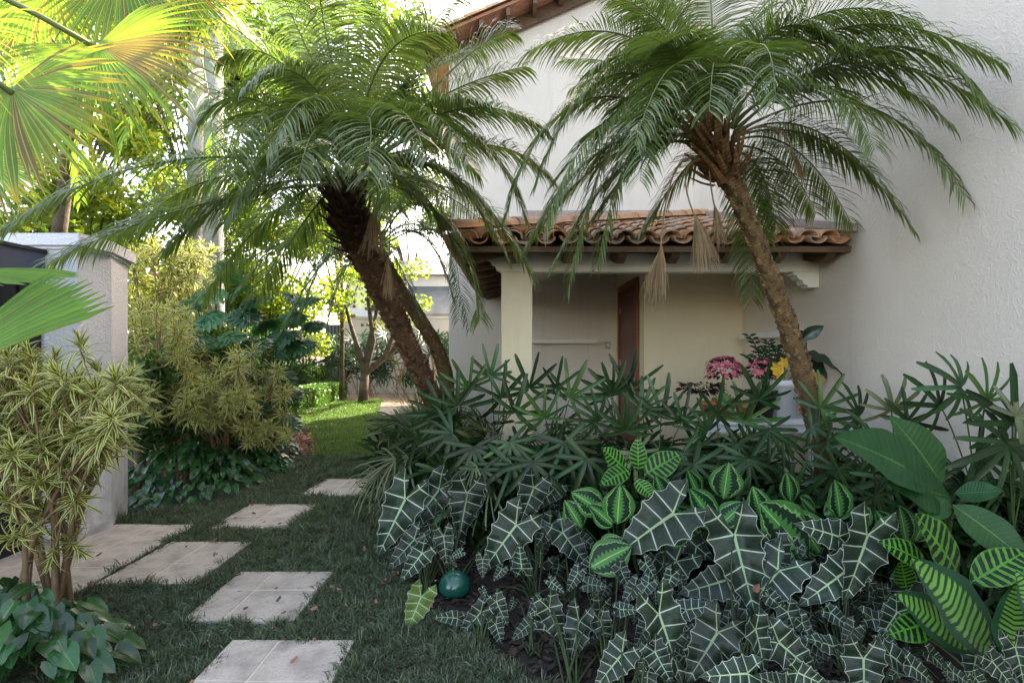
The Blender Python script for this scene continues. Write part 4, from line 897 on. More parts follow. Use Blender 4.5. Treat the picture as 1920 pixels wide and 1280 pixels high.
plant_leaves(t, [(1750,910,1610,804,2.75,.15),(1765,908,1694,782,2.85),(1782,932,1674,900,2.75,.12),(1790,925,1882,920,2.75,.15),(1786,945,1940,1052,2.6,.25),(1800,940,1850,900,3.0)], 'rib', 'petiole', .008)
plant_leaves(t, [(1775,935,1725,975,2.7,.1)], 'rib', 'petiole', .008)

# lady palms ---------------------------------------------------------
def rhapis_leaf(hub, axis, up, Rr, nf, span, droop, mat='rhapis', W=.032):
    a, s, n = frame(axis, up); mb = MB()
    for k in range(nf):
        mb.rn = R.random(); th = -span/2+span*k/(nf-1)+R.uniform(-.05,.05); d = a*math.cos(th)+s*math.sin(th)+n*R.uniform(.0,.22)
        L = Rr*(0.78+.22*math.cos(th))*R.uniform(.85,1.1)
        strap(mb, hub, d, L, W*(1.0 if nf < 11 else .8)*R.uniform(.75,1.15), droop*R.uniform(.5,1.5), 5, n, .35, .45)
    return mb.mesh('leaf', M[mat], True)
LP_G = 'lady palms planted along the porch'
RL = []
for i in range(16):
    RL.append(rhapis_leaf(Vector((0,0,0)), Vector((0,1,0)), Vector((0,0,1)), .30, R.choice((7,8,9,10)), rad(R.uniform(190,280)), R.uniform(.25,1.0)))
for _m in ('shrub','tuft','rhapis_old'): RL.append(rhapis_leaf(Vector((0,0,0)), Vector((0,1,0)), Vector((0,0,1)), .28, 8, rad(230), .6, _m))
RO = [rhapis_leaf(Vector((0,0,0)), Vector((0,1,0)), Vector((0,0,1)), .36, 11, rad(150), 1.0, 'rhapis_old', .017) for i in range(3)]
CANE_M = {}
def rh_place(t, hub, axis, up, sc, me, base):
    a, s, n = frame(axis, up)
    m = Matrix((( s.x,a.x,n.x,hub.x),(s.y,a.y,n.y,hub.y),(s.z,a.z,n.z,hub.z),(0,0,0,1))) @ Matrix.Scale(sc, 4)
    put('leaf', me, t, mat=m)
def lady(label, gx, gz, Yg, hubs, nfill, spread=.35, htop=.9, old=0, sc=1.0):
    g = Vector(((gx-960)/F*Yg, Yg, 0)); t = thing('lady_palm', label, 'palm plant', g, LP_G); canes = MB(); ncan = 5; cb = []
    for k in range(ncan):
        b = g+Vector((R.uniform(-spread,spread)*.6, R.uniform(-.2,.2), 0)); e = b+Vector((R.uniform(-.1,.1),R.uniform(-.1,.05),htop*R.uniform(.6,.95))); canes.tube([b,(b+e)*.5+Vector((R.uniform(-.02,.02),0,0)),e],[.011,.010,.008],5); cb.append((b,e))
    st = MB(); L = []
    for h in hubs: L.append((P(h[0],h[1],h[2]), h[3] if len(h) > 3 else None))
    for k in range(int(nfill*2.9)):
        b,e = R.choice(cb); f = R.uniform(.25,1.0); p = b.lerp(e,f); az = R.uniform(0,6.28); r = R.uniform(.10,spread)
        L.append((p+Vector((math.cos(az)*r, math.sin(az)*r*.8-.05, R.uniform(-.02,.16))), None))
    for p, an in L:
        b,e = min(cb, key=lambda c: (Vector((c[1].x,c[1].y,0))-Vector((p.x,p.y,0))).length); o = b.lerp(e, min(.95,max(.2,(p.z-.15)/htop)))
        if an is None:
            out = Vector((p.x-o.x, p.y-o.y-.12, 0)); out = out.normalized() if out.length > .02 else Vector((0,-1,0)); ax = (out+Vector((R.uniform(-.5,.5),0,R.uniform(-.35,.9)))).normalized(); up = Vector((out.x*-.4, -.9+R.uniform(-.4,.4), .9))
        else:
            ax = Vector((math.sin(an), -.25, math.cos(an))); up = Vector((0,-1,.25))
        st.tube(bez(o, o.lerp(p,.6)+Vector((0,0,.05)), p, 5), [.0045]*6, 4, False)
        rh_place(t, p, ax, up, sc*R.uniform(.82,1.18), R.choice(RL), o)
    for k in range(old):
        p = g+Vector((R.uniform(-.35,.1), -.25+R.uniform(-.2,.1), R.uniform(.35,.75))); rh_place(t, p, Vector((-.8,-.3,-.45+R.uniform(-.3,.3))), Vector((-.3,-.6,.9)), R.uniform(.9,1.15), R.choice(RO), g)
    canes.build('cane', M['stalk_dark'], t, True); st.build('leaf_stalk', M['petiole'], t, True)
lady('lady palm at the left corner with pale drooping old leaves over the path', 800, 0, 4.7, [(857,760,4.3,-.6),(830,775,4.4,-1.0),(847,812,4.0,-1.9),(880,727,4.4,-.2),(888,838,3.9,3.0)], 18, .36, .85, 9)
lady('lady palm directly in front of the square porch column', 925, 0, 4.5, [(920,703,4.45,0),(967,773,4.1,.3),(993,727,4.3,.2),(940,745,4.4,-.5),(955,830,3.9,2.8)], 18, .34, .95)
lady('lady palm in front of the bare wall between column and door', 1035, 0, 4.4, [(1043,727,4.3,.15),(1020,783,4.0,-.3),(1070,745,4.3,.7),(1000,867,3.7,3.1),(1058,830,3.8,2.9)], 18, .34, .9)
lady('lady palm in front of the wooden door', 1170, 0, 4.5, [(1147,737,4.4,-.2),(1177,730,4.5,.2),(1173,807,3.9,.0),(1205,765,4.2,.9),(1120,790,4.1,-1.0)], 18, .34, .88)
lady('lady palm in front of the plain porch wall right of the door', 1270, 0, 4.35, [(1240,777,4.2,-.1),(1280,790,4.1,.4),(1280,848,3.7,2.6),(1324,808,4.0,-.8)], 17, .34, .72)
lady('lady palm in front of the terracotta pots on the porch table', 1375, 0, 4.2, [(1344,776,4.0,.05),(1423,748,3.9,.1),(1441,805,3.8,3.0),(1381,832,3.8,-2.7),(1395,790,4.1,.6)], 17, .32, .75)
lady('lady palm wrapped round the foot of the slender leaning trunk', 1500, 0, 4.15, [(1539,765,3.9,.8),(1465,815,3.8,-2.6),(1520,800,4.0,1.9),(1550,830,3.8,2.4)], 15, .30, .65)
lady('lady palm against the side wall right of the leaning trunk', 1650, 0, 3.9, [(1671,768,3.6,.0),(1636,818,3.5,-2.4),(1610,780,3.8,-1.2),(1700,790,3.5,.8),(1660,896,3.4,2.9)], 16, .30, .72)
lady('lady palm behind the large ribbed leaves, thin leaf fans reaching left', 1790, 0, 3.4, [(1801,726,3.1,-1.3),(1848,751,3.0,-.5),(1760,760,3.3,-.8),(1830,850,3.1,2.2)], 14, .26, .8)
lady('lady palm at the right edge with light green upright leaf fingers', 1930, 0, 2.95, [(1898,791,2.8,.0),(1905,780,2.75,.9),(1890,830,2.8,-2.6),(1940,820,2.8,1.8)], 12, .22, .75)
lady('low lady palm at the back of the bed under the leaf fans by the door', 1130, 0, 4.0, [(1100,860,3.7,-2.7),(1190,850,3.6,2.8)], 14, .36, .5)
lady('low lady palm in deep shade behind the medallion calatheas', 1330, 0, 3.8, [(1300,870,3.6,2.6),(1400,860,3.6,-2.9)], 13, .38, .45)
lady('low lady palm at the back of the bed beneath the column', 950, 0, 4.2, [(905,880,3.8,2.8),(960,870,3.8,-2.8)], 14, .36, .5, 3)
lady('low dark lady palm between the leaning trunk foot and the side wall', 1600, 0, 3.6, [(1570,880,3.5,-2.7),(1640,930,3.3,2.7)], 14, .30, .45)
lady('low lady palm beside the big ribbed leaves against the side wall', 1730, 0, 3.35, [(1700,860,3.3,-2.7),(1880,900,3.0,2.7)], 12, .28, .5)

# strap leaved tufts at the foot of the left palm ---------------------
def tuft(label, gx, gy, r, h, n, mat='tuft', W=.012, name='grass_tuft', grp='strap leaved tufts behind the lady palms'):
    g = GR(gx,gy); mb = MB()
    for k in range(n):
        a = R.random()*6.28; q = R.random()**.6; mb.rn = R.random(); b = g+Vector((math.cos(a),math.sin(a),0))*r*.45*q
        strap(mb, b, Vector((math.cos(a)*q*.7, math.sin(a)*q*.7, 1)), h*R.uniform(.6,1.15), W, R.uniform(.5,1.6), 5)
    return mb.build(name, M[mat], None, True, label=label, cat='plant', group=grp)
tuft('strap leaved tuft nearest the path under the shaggy palm', 800,880,.45,.85,300)
tuft('strap leaved tuft at the edge of the lawn left of the palm trunk', 770,850,.36,.8,260)
tuft('strap leaved tuft behind the shaggy trunk against the outer wall', 835,860,.45,1.15,260)
tuft('taller strap leaved tuft behind the lawn edge by the far path', 800,800,.6,1.2,300)
# bamboo-like lady palms by the far wall
for x,lab in ((690,'spiky palm shrub against the far wall right of the fruit tree'),(745,'spiky palm shrub at the middle of the far garden wall'),(655,'spiky palm shrub left of the fruit tree by the grey gate'),(815,'spiky palm shrub between the thin palm and the outer house wall')):
    g = Vector(((x-960)/F*16.8, 16.8, 0)); t = thing('palm_shrub', lab, 'palm plant', g, 'spiky palm shrubs by the far wall'); cm = MB()
    for k in range(6): cm.tube([g+Vector((R.uniform(-.3,.3),0,0)), g+Vector((R.uniform(-.4,.4),0,1.3))], .015, 4)
    cm.build('cane', M['twig'], t)
    for k in range(26):
        az = R.uniform(0,6.28); rh_place(t, g+Vector((math.cos(az)*.5, math.sin(az)*.4, R.uniform(.5,2.0))), Vector((math.cos(az),math.sin(az)*.5-.3,R.uniform(-.5,.8))), Vector((0,-.8,.8)), 1.6, R.choice(RL), g)

# ground cover ---------------------------------------------------------
def blades(name, n, r, h, W, mat, bend):
    mb = MB()
    for k in range(n):
        a = R.random()*6.28; q = R.random()**.5; mb.rn = R.random()
        ribbon(mb, Vector((math.cos(a)*r*q, math.sin(a)*r*q, 0)), Vector((math.cos(a)*.5*q+R.uniform(-.5,.5), math.sin(a)*.5*q+R.uniform(-.5,.5), .9)), Vector((R.uniform(-1,1),R.uniform(-1,1),0)).normalized(), h*R.uniform(.6,1.2), W, R.uniform(.3,bend), 3)
    o = bpy.data.objects.new(name, mb.mesh(name, M[mat], True)); return o
mond = blades('mondo_clump', 34, .028, .066, .0050, 'mondo', 3.6)
lawnc = blades('lawn_clump', 22, .05, .055, .0095, 'lawn', 2.2)
edgeP = [(-3.4,1.0),(0.45,1.0),(0.38,1.9),(.12,2.35),(-.22,2.75),(-.5,3.05),(-.68,3.4),(-.88,4.1),(-.82,5.0),(-.4,5.4),(-.2,6.9),(-1.0,7.3),(-2.75,7.25),(-3.3,6.6),(-3.0,5.3),(-3.5,4.52)]
pts=[]; rots=[]; scs=[]
def onpav(x,y,m=0): return any(a-m < x < b+m and c-m < y < d+m for a,b,c,d in PAV)
n = 0
for i in range(64000):
    x = R.uniform(-3.6,.5); y = 1.0+6.3*R.random()**1.25
    if not inpoly(x+R.uniform(-.06,.06), y+R.uniform(-.06,.06), edgeP) or onpav(x,y,-.006+R.uniform(-.02,.02)): continue
    if -3.05 < x < -2.55 and 4.75 < y < 5.35 and R.random() < .9-3.0*math.hypot(x+2.8,(y-5.05)): continue
    pts.append((x,y,-.006)); nz = mnoise.noise(Vector((x*7,y*7,0)))+.6*mnoise.noise(Vector((x*19,y*19,3))); rots.append((R.uniform(-.35,.35),R.uniform(-.35,.35),R.uniform(0,6.28))); scs.append(max(.35,R.uniform(.6,1.05)*(1+nz*.75))*(1+.16*max(0,y-3.2)))
scatter('mondo_grass', pts, rots, scs, mond, 'dark dwarf mondo grass filling the ground between the paving slabs'); print('mondo', len(pts))
pts=[]; rots=[]; scs=[]
for i in range(46000):
    x = R.uniform(-5.5,-1.2); y = R.uniform(6.9,15.2)
    if not inpoly(x+R.uniform(-.05,.05), y, LAWN): continue
    pts.append((x,y,-.002)); rots.append((R.uniform(-.3,.3),R.uniform(-.3,.3),R.uniform(0,6.28))); scs.append(max(.3,R.uniform(.5,1.1)*(1+.8*mnoise.noise(Vector((x*4,y*3,5)))))*(1+(y-7)*.08))
scatter('lawn_grass', pts, rots, scs, lawnc, 'short bright green lawn leading to the far garden'); print('lawn', len(pts))
def chips(name, poly, n, size, mat, label, zt=.05):
    xs = [p[0] for p in poly]; ys = [p[1] for p in poly]; mb = MB(); k = 0
    while k < n:
        x = R.uniform(min(xs),max(xs)); y = R.uniform(min(ys),max(ys))
        if not inpoly(x,y,poly): continue
        k += 1; mb.rn = R.random(); c = Vector((x,y,R.uniform(0,zt))); a = Vector((R.uniform(-1,1),R.uniform(-1,1),R.uniform(-.35,.35))).normalized(); b = a.cross(Vector((R.uniform(-.4,.4),R.uniform(-.4,.4),1))).normalized(); h = a.cross(b)*.004
        l = size*R.uniform(.5,1.4); w_ = l*R.uniform(.3,.6)
        mb.add([c-a*l-b*w_*.6-h,c+a*l-b*w_-h,c+a*l*.8+b*w_-h,c-a*l*.7+b*w_-h,c-a*l-b*w_*.6+h,c+a*l-b*w_+h,c+a*l*.8+b*w_+h,c-a*l*.7+b*w_+h],[(0,3,2,1),(4,5,6,7),(0,1,5,4),(1,2,6,5),(2,3,7,6),(3,0,4,7)],[(.5,.5)]*8)
    mb.build(name, M[mat], None, kind='stuff', label=label)
chips('bark_mulch', [tuple(GR(*p)[:2]) for p in ((540,868),(548,838),(562,805),(578,800),(592,835),(590,868))], 900, .035, 'bark_chip', 'reddish bark chips along the left edge of the lawn')
chips('bark_mulch', [tuple(GR(*p)[:2]) for p in ((702,868),(712,832),(735,808),(765,800),(800,840),(780,880))], 1500, .035, 'bark_chip', 'reddish bark chips along the right edge of the lawn')
chips('bed_mulch', [(-.95,2.3),(.1,1.4),(3,1.4),(2.9,4.8),(-.6,5.2),(-1.0,3.6)], 6500, .022, 'litter', 'dry leaf litter and mulch on the planting bed', .015)

chips('fallen_leaves', [(-2.6,1.2),(.3,1.2),(-.5,3.4),(-.8,5.2),(-2.2,7),(-3.2,6.8),(-3.2,3.3)], 260, .016, 'bark_chip', 'small dry leaves fallen on the ground cover and slabs', .055)
# heart leaved ground cover -------------------------------------------
def heart_mesh(): 
    mb = MB(); add_leaf(mb, Vector((0,0,0)), Vector((0,1,0)), Vector((0,0,1)), 1.0, .82, lambda t: max(0,(1-t**1.6))**.75*.98 if t > .2 else .9, 5, .02, R.uniform(.1,.4), R.uniform(.1,.4), 1, .03, heart=.14)
    return mb.mesh('leaf', M['pothos'], True)
HM = [heart_mesh() for i in range(8)]
def orient(p, ax, up, sc):
    a, s, n = frame(ax, up); return Matrix(((s.x,a.x,n.x,p.x),(s.y,a.y,n.y,p.y),(s.z,a.z,n.z,p.z),(0,0,0,1))) @ Matrix.Scale(sc,4)
def pothos(label, c, rx, ry, h, n, sz, cond=None):
    t = thing('pothos', label, 'plant', (c[0],c[1],0), 'heart leaved pothos'); vines = MB(); k = 0
    while k < n:
        a = R.uniform(0,6.28); q = R.random()**.5; x = c[0]+rx*q*math.cos(a); y = c[1]+ry*q*math.sin(a)
        if cond and not cond(x,y): continue
        z = h*max(0,(1-q**2.2))*R.uniform(.55,1.05)+R.uniform(.03,.10); o = Vector((math.cos(a)*q, math.sin(a)*q-.55, .25)).normalized()
        put('leaf', R.choice(HM), t, mat=orient(Vector((x,y,z)), Vector((o.x+R.uniform(-.5,.5), o.y+R.uniform(-.3,.3), -.45+R.uniform(-.3,.4))), Vector((o.x*.6,o.y*.8-.2,.8)), sz*R.uniform(.6,1.25))); k += 1
        if k % 3 == 0: vines.tube([Vector((x+R.uniform(-.1,.1),y+.15,0)), Vector((x,y,z*.6)), Vector((x,y,z))], .003, 3, False)
    vines.build('vine', M['petiole'], t)
nd = lambda x,y: not onpav(x,y,.02)
pothos('mound of glossy heart leaved pothos behind the gate pillar', (-3.50,5.75), .72, .78, .42, 290, .115, nd)
pothos('low spread of heart leaved pothos between the pillar mound and the lawn', (-3.30,6.5), .62, .60, .26, 290, .11)
pothos('trailing pothos at the foot of the variegated shrubs beside the bark strip', (-3.70,7.3), .75, .7, .36, 280, .11)
pothos('pothos with large leaves filling the lower left corner', (-2.25,2.25), .48, .55, .34, 230, .115, lambda x,y: not onpav(x,y,.0) and x < -1.72)
pothos('sparse pothos sprawling onto the landing slab below the variegated shrub', (-2.95,2.95), .35, .25, .14, 45, .10)

# variegated song of india --------------------------------------------
def rosette(n=30, L=.16, W=.019):
    mb = MB()
    for k in range(n):
        t = k/n; a = k*2.399; el = rad(78-95*t+R.uniform(-8,8)); mb.rn = R.random()
        strap(mb, Vector((0,0,-.11*t)), Vector((math.cos(a)*math.cos(el), math.sin(a)*math.cos(el), math.sin(el))), L*R.uniform(.7,1.1)*(.6+.4*min(1,t*3)), W, R.uniform(.7,1.5), 5)
    return mb.mesh('leaf_rosette', M['varieg'], True)
RS = [rosette() for i in range(6)]; RS2 = [rosette(24,.18,.03) for i in range(4)]
def song(label, g, heads, stems=True, sc=1.0, lib=None):
    t = thing('song_of_india', label, 'shrub', g, 'variegated song of india shrubs'); st = MB(); fork = []
    for k in range(7):
        b = Vector(g)+Vector((R.uniform(-.15,.15),R.uniform(-.12,.12),0)); fork.append(b)
    main = []
    for hi, h in enumerate(heads):
        p = P(*h); b = R.choice(fork)
        if hi > 13 and main:
            cv = min(R.sample(main, min(6, len(main))), key=lambda c: (c[-1]-p).length); b = cv[R.choice((5,6,7))]; q = b.lerp(p,.5)+Vector((0,0,-.05)); st.tube(bez(b, q, p-Vector((0,0,.04)), 6), [.007,.007,.006,.006,.005,.005,.004], 4, False)
            d = (p-b).normalized()+Vector((R.uniform(-.5,.5),R.uniform(-.7,.2),.4)); put('leaf_rosette', R.choice(lib or RS), t, mat=orient(p, Vector((R.uniform(-1,1),R.uniform(-1,1),R.uniform(-.2,.2))).cross(d), d, sc*R.uniform(.8,1.2))); continue
        main.append(bez(b, Vector((b.x*.6+p.x*.4, b.y*.6+p.y*.4, p.z*.55)), p, 9))
        mid = Vector((b.x*.6+p.x*.4+R.uniform(-.05,.05), b.y*.6+p.y*.4, p.z*.55))
        st.tube(bez(b, mid, p-Vector((0,0,.05)), 9), [.017,.016,.015,.014,.012,.010,.009,.008,.006,.005], 5, False)
        d = (p-mid).normalized()+Vector((R.uniform(-.5,.5),R.uniform(-.7,.2),.4)); put('leaf_rosette', R.choice(lib or RS), t, mat=orient(p, Vector((R.uniform(-1,1),R.uniform(-1,1),R.uniform(-.2,.2))).cross(d), d, sc*R.uniform(.8,1.2)))
    st.build('stem', M['cane'], t, True)
hs = []
for k in range(112):
    x = R.uniform(-60,255); y = R.uniform(655,850)
    if x > 150 and y < 690: continue
    if x > 210 and y > 800: continue
    hs.append((x,y,R.uniform(2.5,3.1)))
hs += [(150,640,2.8),(225,715,2.7),(245,745,2.7),(262,740,2.75),(20,880,2.7),(60,905,2.6),(120,870,2.7),(145,930,2.8),(5,930,2.6),(130,1000,2.9),(85,955,2.8),(10,1010,2.5),(150,1032,2.9),(95,1048,2.8),(185,860,2.8),(210,820,2.8),(30,960,2.7),(150,895,2.9),(60,1010,2.9)]
song('large variegated shrub with bare tan stems in the left foreground', (-2.6,2.95,0), hs, sc=.9)
def heads(n, x0,x1,y0,y1,Y0,Y1, f=None):
    L = []
    while len(L) < n:
        x = R.uniform(x0,x1); y = R.uniform(y0,y1)
        if f and not f(x,y): continue
        L.append((x,y,R.uniform(Y0,Y1)))
    return L
song('variegated shrub immediately behind the gate pillar', (-3.7,5.9,0), heads(75, 235,360,560,780,5.2,6.2), sc=1.0)
song('variegated shrub in the middle of the left border, low shoots over the pothos', (-3.5,6.5,0), heads(80, 330,480,650,800,5.4,6.4), sc=1.0)
song('variegated shrub at the right of the left border beside the split leaf plants', (-3.5,7.2,0), heads(45, 440,540,690,830,6.0,7.0), sc=.9)
song('tall pale variegated shrub rising behind the pillar into the sunlight', (-5.0,7.6,0), heads(90, 240,400,450,640,7.0,8.2), sc=1.25, lib=RS2)

# split leaf philodendrons ---------------------------------------------
def split_leaf():
    mb = MB(); n = 9
    for sd in (-1,1):
        for k in range(n):
            t = k/(n-1); th = rad(150-142*t); L = (.42+.40*math.sin(math.pi*(.2+.8*t))+.18*t); o = Vector((0,.25*t,0)); d = Vector((sd*math.sin(th), math.cos(th), 0))
            mb.rn = .5; add_leaf(mb, o-d*.05, d, Vector((sd*.1,0,1)), L*.75, .235, lambda q: (.55+.45*math.sin(math.pi*q)) if q < .75 else .9*(1-q)/.25+.08, 4, .02, .25, .35, 1, .05)
    return mb.mesh('leaf', M['philo'], True)
SM = [split_leaf() for i in range(4)]
def philo(label, g, leaves, sz=.38):
    t = thing('philodendron', label, 'plant', g, 'split leaf philodendrons'); st = MB()
    for l in leaves:
        p = P(*l[:3]); ax = Vector((l[3], -.45, l[4])); put('leaf', R.choice(SM), t, mat=orient(p, ax, Vector((0,-.55,.9)), sz*R.uniform(.85,1.15)))
        st.tube(bez(Vector(g), Vector(g).lerp(p,.6)+Vector((0,.1,.1)), p, 8), [.014]*4+[.010]*5, 5, False)
    st.build('leaf_stalk', M['petiole'], t, True)
philo('philodendron with fingered leaves standing against the pale palm trunk', (-4.2,7.6,0), [(400,545,6.9,-.4,-.2),(440,545,6.7,.5,.2),(425,520,7.1,0,.8),(470,560,6.9,.8,0),(365,565,7.0,-.9,-.2),(455,585,6.7,.5,-.5),(395,590,6.8,-.5,-.5)])
philo('philodendron with broad bluish leaves spread flat over the border', (-3.5,6.9,0), [(380,632,6.2,-.6,-.1),(430,625,6.1,.3,-.2),(470,640,6.2,.8,-.2),(520,625,6.5,.8,-.1),(345,640,6.2,-.9,-.2),(560,640,6.6,.7,-.3),(500,610,6.7,.2,.2)], .40)
philo('philodendron at the right end of the border leaning toward the lawn', (-3.9,7.9,0), [(570,560,7.4,.6,-.1),(545,590,7.3,.2,-.4),(585,605,7.5,.8,-.3),(540,650,7.2,-.3,-.3),(545,650,7.3,.8,-.3),(560,560,7.6,-.5,.3),(520,700,7.0,.3,-.5),(530,790,6.9,.7,-.4),(510,810,6.8,.5,-.5)], .38)
philo('low philodendron in the shade behind the bark strip', (-3.7,7.4,0), [(500,720,6.8,.1,-.2),(540,735,6.9,.7,-.3),(480,760,6.5,-.4,-.4),(520,780,6.7,.4,-.5),(530,745,7.1,.6,-.1),(500,830,6.6,.1,-.5),(470,690,6.9,-.5,.2)], .34)

# trees and shrubs -------------------------------------------------------
def leafcloud(mb, blobs, n, size, flat=.5):
    for k in range(n):
        c, r = R.choice(blobs); v = Vector((R.gauss(0,1),R.gauss(0,1),R.gauss(0,1))).normalized()*r*(R.random()**.45); p = c+Vector((v.x,v.y,v.z*.75))
        a = Vector((R.uniform(-1,1),R.uniform(-1,1),R.uniform(-1,.5))).normalized(); s = a.cross(Vector((R.uniform(-1,1),R.uniform(-1,1),R.uniform(0,1)))).normalized(); l = size*R.uniform(.6,1.3); w_ = l*.28; mb.rn = R.random(); nn = a.cross(s)*w_*.4
        mb.add([p-a*l*.5, p+s*w_+nn, p+a*l*.5, p-s*w_+nn], [(0,1,2),(0,2,3)], [(.3,0),(.8,.5),(.3,1),(.8,.5)])
def tree(name, label, cat, base, c, rad3, n, size, mat, nb=14, br=.42, grp=None, barkm='bark', tr=.07):
    base = Vector(base); c = Vector(c); t = thing(name, label, cat, base, grp); blobs = []; w_ = MB(); fork = base.lerp(c,.45)
    w_.tube([base, base.lerp(fork,.5)+Vector((R.uniform(-.08,.08),0,0)), fork], [tr,tr*.85,tr*.7], 8)
    for k in range(nb):
        v = Vector((R.uniform(-1,1),R.uniform(-1,1),R.uniform(-1,1)))
        if v.length > 1: v.normalize()
        q = c+Vector((v.x*rad3[0],v.y*rad3[1],v.z*rad3[2])); blobs.append((q, br*R.uniform(.7,1.3)))
        w_.tube(bez(fork, fork.lerp(q,.5)+Vector((0,0,.1)), q, 5), [tr*.5,tr*.4,tr*.3,tr*.25,tr*.2,tr*.12], 5, False)
    w_.build('trunk', M[barkm], t, True)
    cr = MB(); leafcloud(cr, blobs, n, size); cr.build('crown', M[mat], t)
TG = 'trees behind the left border'; SG = 'shrubs of the left border'
def tr_px(name, label, cat, px, py, Y, rx, rz, n, size, mat, gx=None, **k):
    c = P(px,py,Y); tree(name, label, cat, (c.x+(gx or 0), c.y, 0), c, (rx,rx*.8,rz), n, size, mat, **k)
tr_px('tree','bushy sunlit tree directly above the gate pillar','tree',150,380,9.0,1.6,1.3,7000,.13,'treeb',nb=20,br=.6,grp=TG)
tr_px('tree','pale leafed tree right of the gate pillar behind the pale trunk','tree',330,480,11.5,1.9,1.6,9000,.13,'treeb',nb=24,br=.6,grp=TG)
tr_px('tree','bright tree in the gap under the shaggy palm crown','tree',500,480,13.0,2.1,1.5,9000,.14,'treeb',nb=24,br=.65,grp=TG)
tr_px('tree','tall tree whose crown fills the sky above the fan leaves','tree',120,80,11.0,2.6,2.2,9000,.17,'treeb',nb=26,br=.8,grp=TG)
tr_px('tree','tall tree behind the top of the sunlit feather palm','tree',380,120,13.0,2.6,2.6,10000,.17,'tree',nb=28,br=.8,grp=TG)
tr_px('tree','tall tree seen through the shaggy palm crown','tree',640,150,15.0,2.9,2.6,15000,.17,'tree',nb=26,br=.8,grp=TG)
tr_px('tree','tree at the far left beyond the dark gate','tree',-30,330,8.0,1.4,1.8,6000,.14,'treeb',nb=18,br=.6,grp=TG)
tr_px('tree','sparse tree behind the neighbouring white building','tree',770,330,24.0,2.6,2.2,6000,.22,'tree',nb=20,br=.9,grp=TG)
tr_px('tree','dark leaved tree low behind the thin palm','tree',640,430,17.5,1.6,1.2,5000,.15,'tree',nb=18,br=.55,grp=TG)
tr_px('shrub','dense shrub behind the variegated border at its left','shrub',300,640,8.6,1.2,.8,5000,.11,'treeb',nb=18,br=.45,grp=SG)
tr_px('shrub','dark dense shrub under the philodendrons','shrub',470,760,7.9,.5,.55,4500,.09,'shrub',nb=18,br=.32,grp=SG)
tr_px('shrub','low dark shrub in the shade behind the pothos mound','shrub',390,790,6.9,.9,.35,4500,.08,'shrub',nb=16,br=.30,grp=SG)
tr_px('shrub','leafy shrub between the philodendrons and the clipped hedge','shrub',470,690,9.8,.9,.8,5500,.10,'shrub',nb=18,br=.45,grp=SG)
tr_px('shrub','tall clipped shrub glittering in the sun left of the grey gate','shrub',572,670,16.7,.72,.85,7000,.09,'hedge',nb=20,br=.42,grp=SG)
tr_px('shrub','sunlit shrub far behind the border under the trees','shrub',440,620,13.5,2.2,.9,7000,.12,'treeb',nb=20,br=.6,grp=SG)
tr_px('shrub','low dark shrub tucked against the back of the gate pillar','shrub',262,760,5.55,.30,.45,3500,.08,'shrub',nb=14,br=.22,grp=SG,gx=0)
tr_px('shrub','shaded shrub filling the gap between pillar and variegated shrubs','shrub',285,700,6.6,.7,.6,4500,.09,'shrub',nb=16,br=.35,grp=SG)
# clipped hedge
hd = thing('box_hedge', 'low clipped box hedge along the left of the lawn', 'hedge', (-5.3,13,0)); mb = MB()
mb.box((-5.62,10.1,0),(-5.03,16.0,.47)); mb.build('hedge_core', M['hedge'], hd)
mb = MB()
for k in range(15000):
    f = R.random(); mb.rn = R.random()
    if f < .5: p = Vector((R.uniform(-5.7,-5.02), R.uniform(10,16.1), .50+R.uniform(-.02,.03)))
    elif f < .9: p = Vector((-4.99+R.uniform(-.03,.03), R.uniform(10,16.1), R.uniform(0,.5)))
    else: p = Vector((R.uniform(-5.7,-5.02), 10.04+R.uniform(-.04,.02), R.uniform(0,.44)))
    a = Vector((R.uniform(-1,1),R.uniform(-1,1),R.uniform(-1,1))).normalized(); s = a.cross(Vector((R.uniform(-1,1),R.uniform(-1,1),1))).normalized(); l = .045*R.uniform(.6,1.2)
    mb.add([p-a*l,p+s*l*.6,p+a*l,p-s*l*.6],[(0,1,2),(0,2,3)],[(.3,0),(.8,.5),(.3,1),(.8,.5)])
mb.build('hedge_foliage', M['hedge'], hd, kind='stuff')
# royal palm trunks
for px,Y,r,lab in ((402,8.6,.16,'smooth pale grey palm trunk rising behind the philodendrons'),(368,9.6,.15,'darker grey trunk just left of the pale palm trunk')):
    x = (px-960)/F*Y; rp = thing('tall_palm', lab, 'palm tree', (x,Y,0), 'tall palm trunks in the left border'); mb = MB()
    mb.tube([Vector((x,Y,-.05)),Vector((x,Y,1.5)),Vector((x-.02,Y,3.5)),Vector((x,Y,7.0))],[r*1.1,r,r*.95,r*.8],14); mb.build('trunk', M['palebark'], rp, True)
    for k in range(9): make_frond(frond_curve(Vector((x,Y,7.0)), k*.7+R.random()*.3, rad(R.uniform(15,60)), 2.6, rad(80)), .5, .03, 40, [M['areca'], M['rachis']], .9, 'frond', rp, rr=.015)
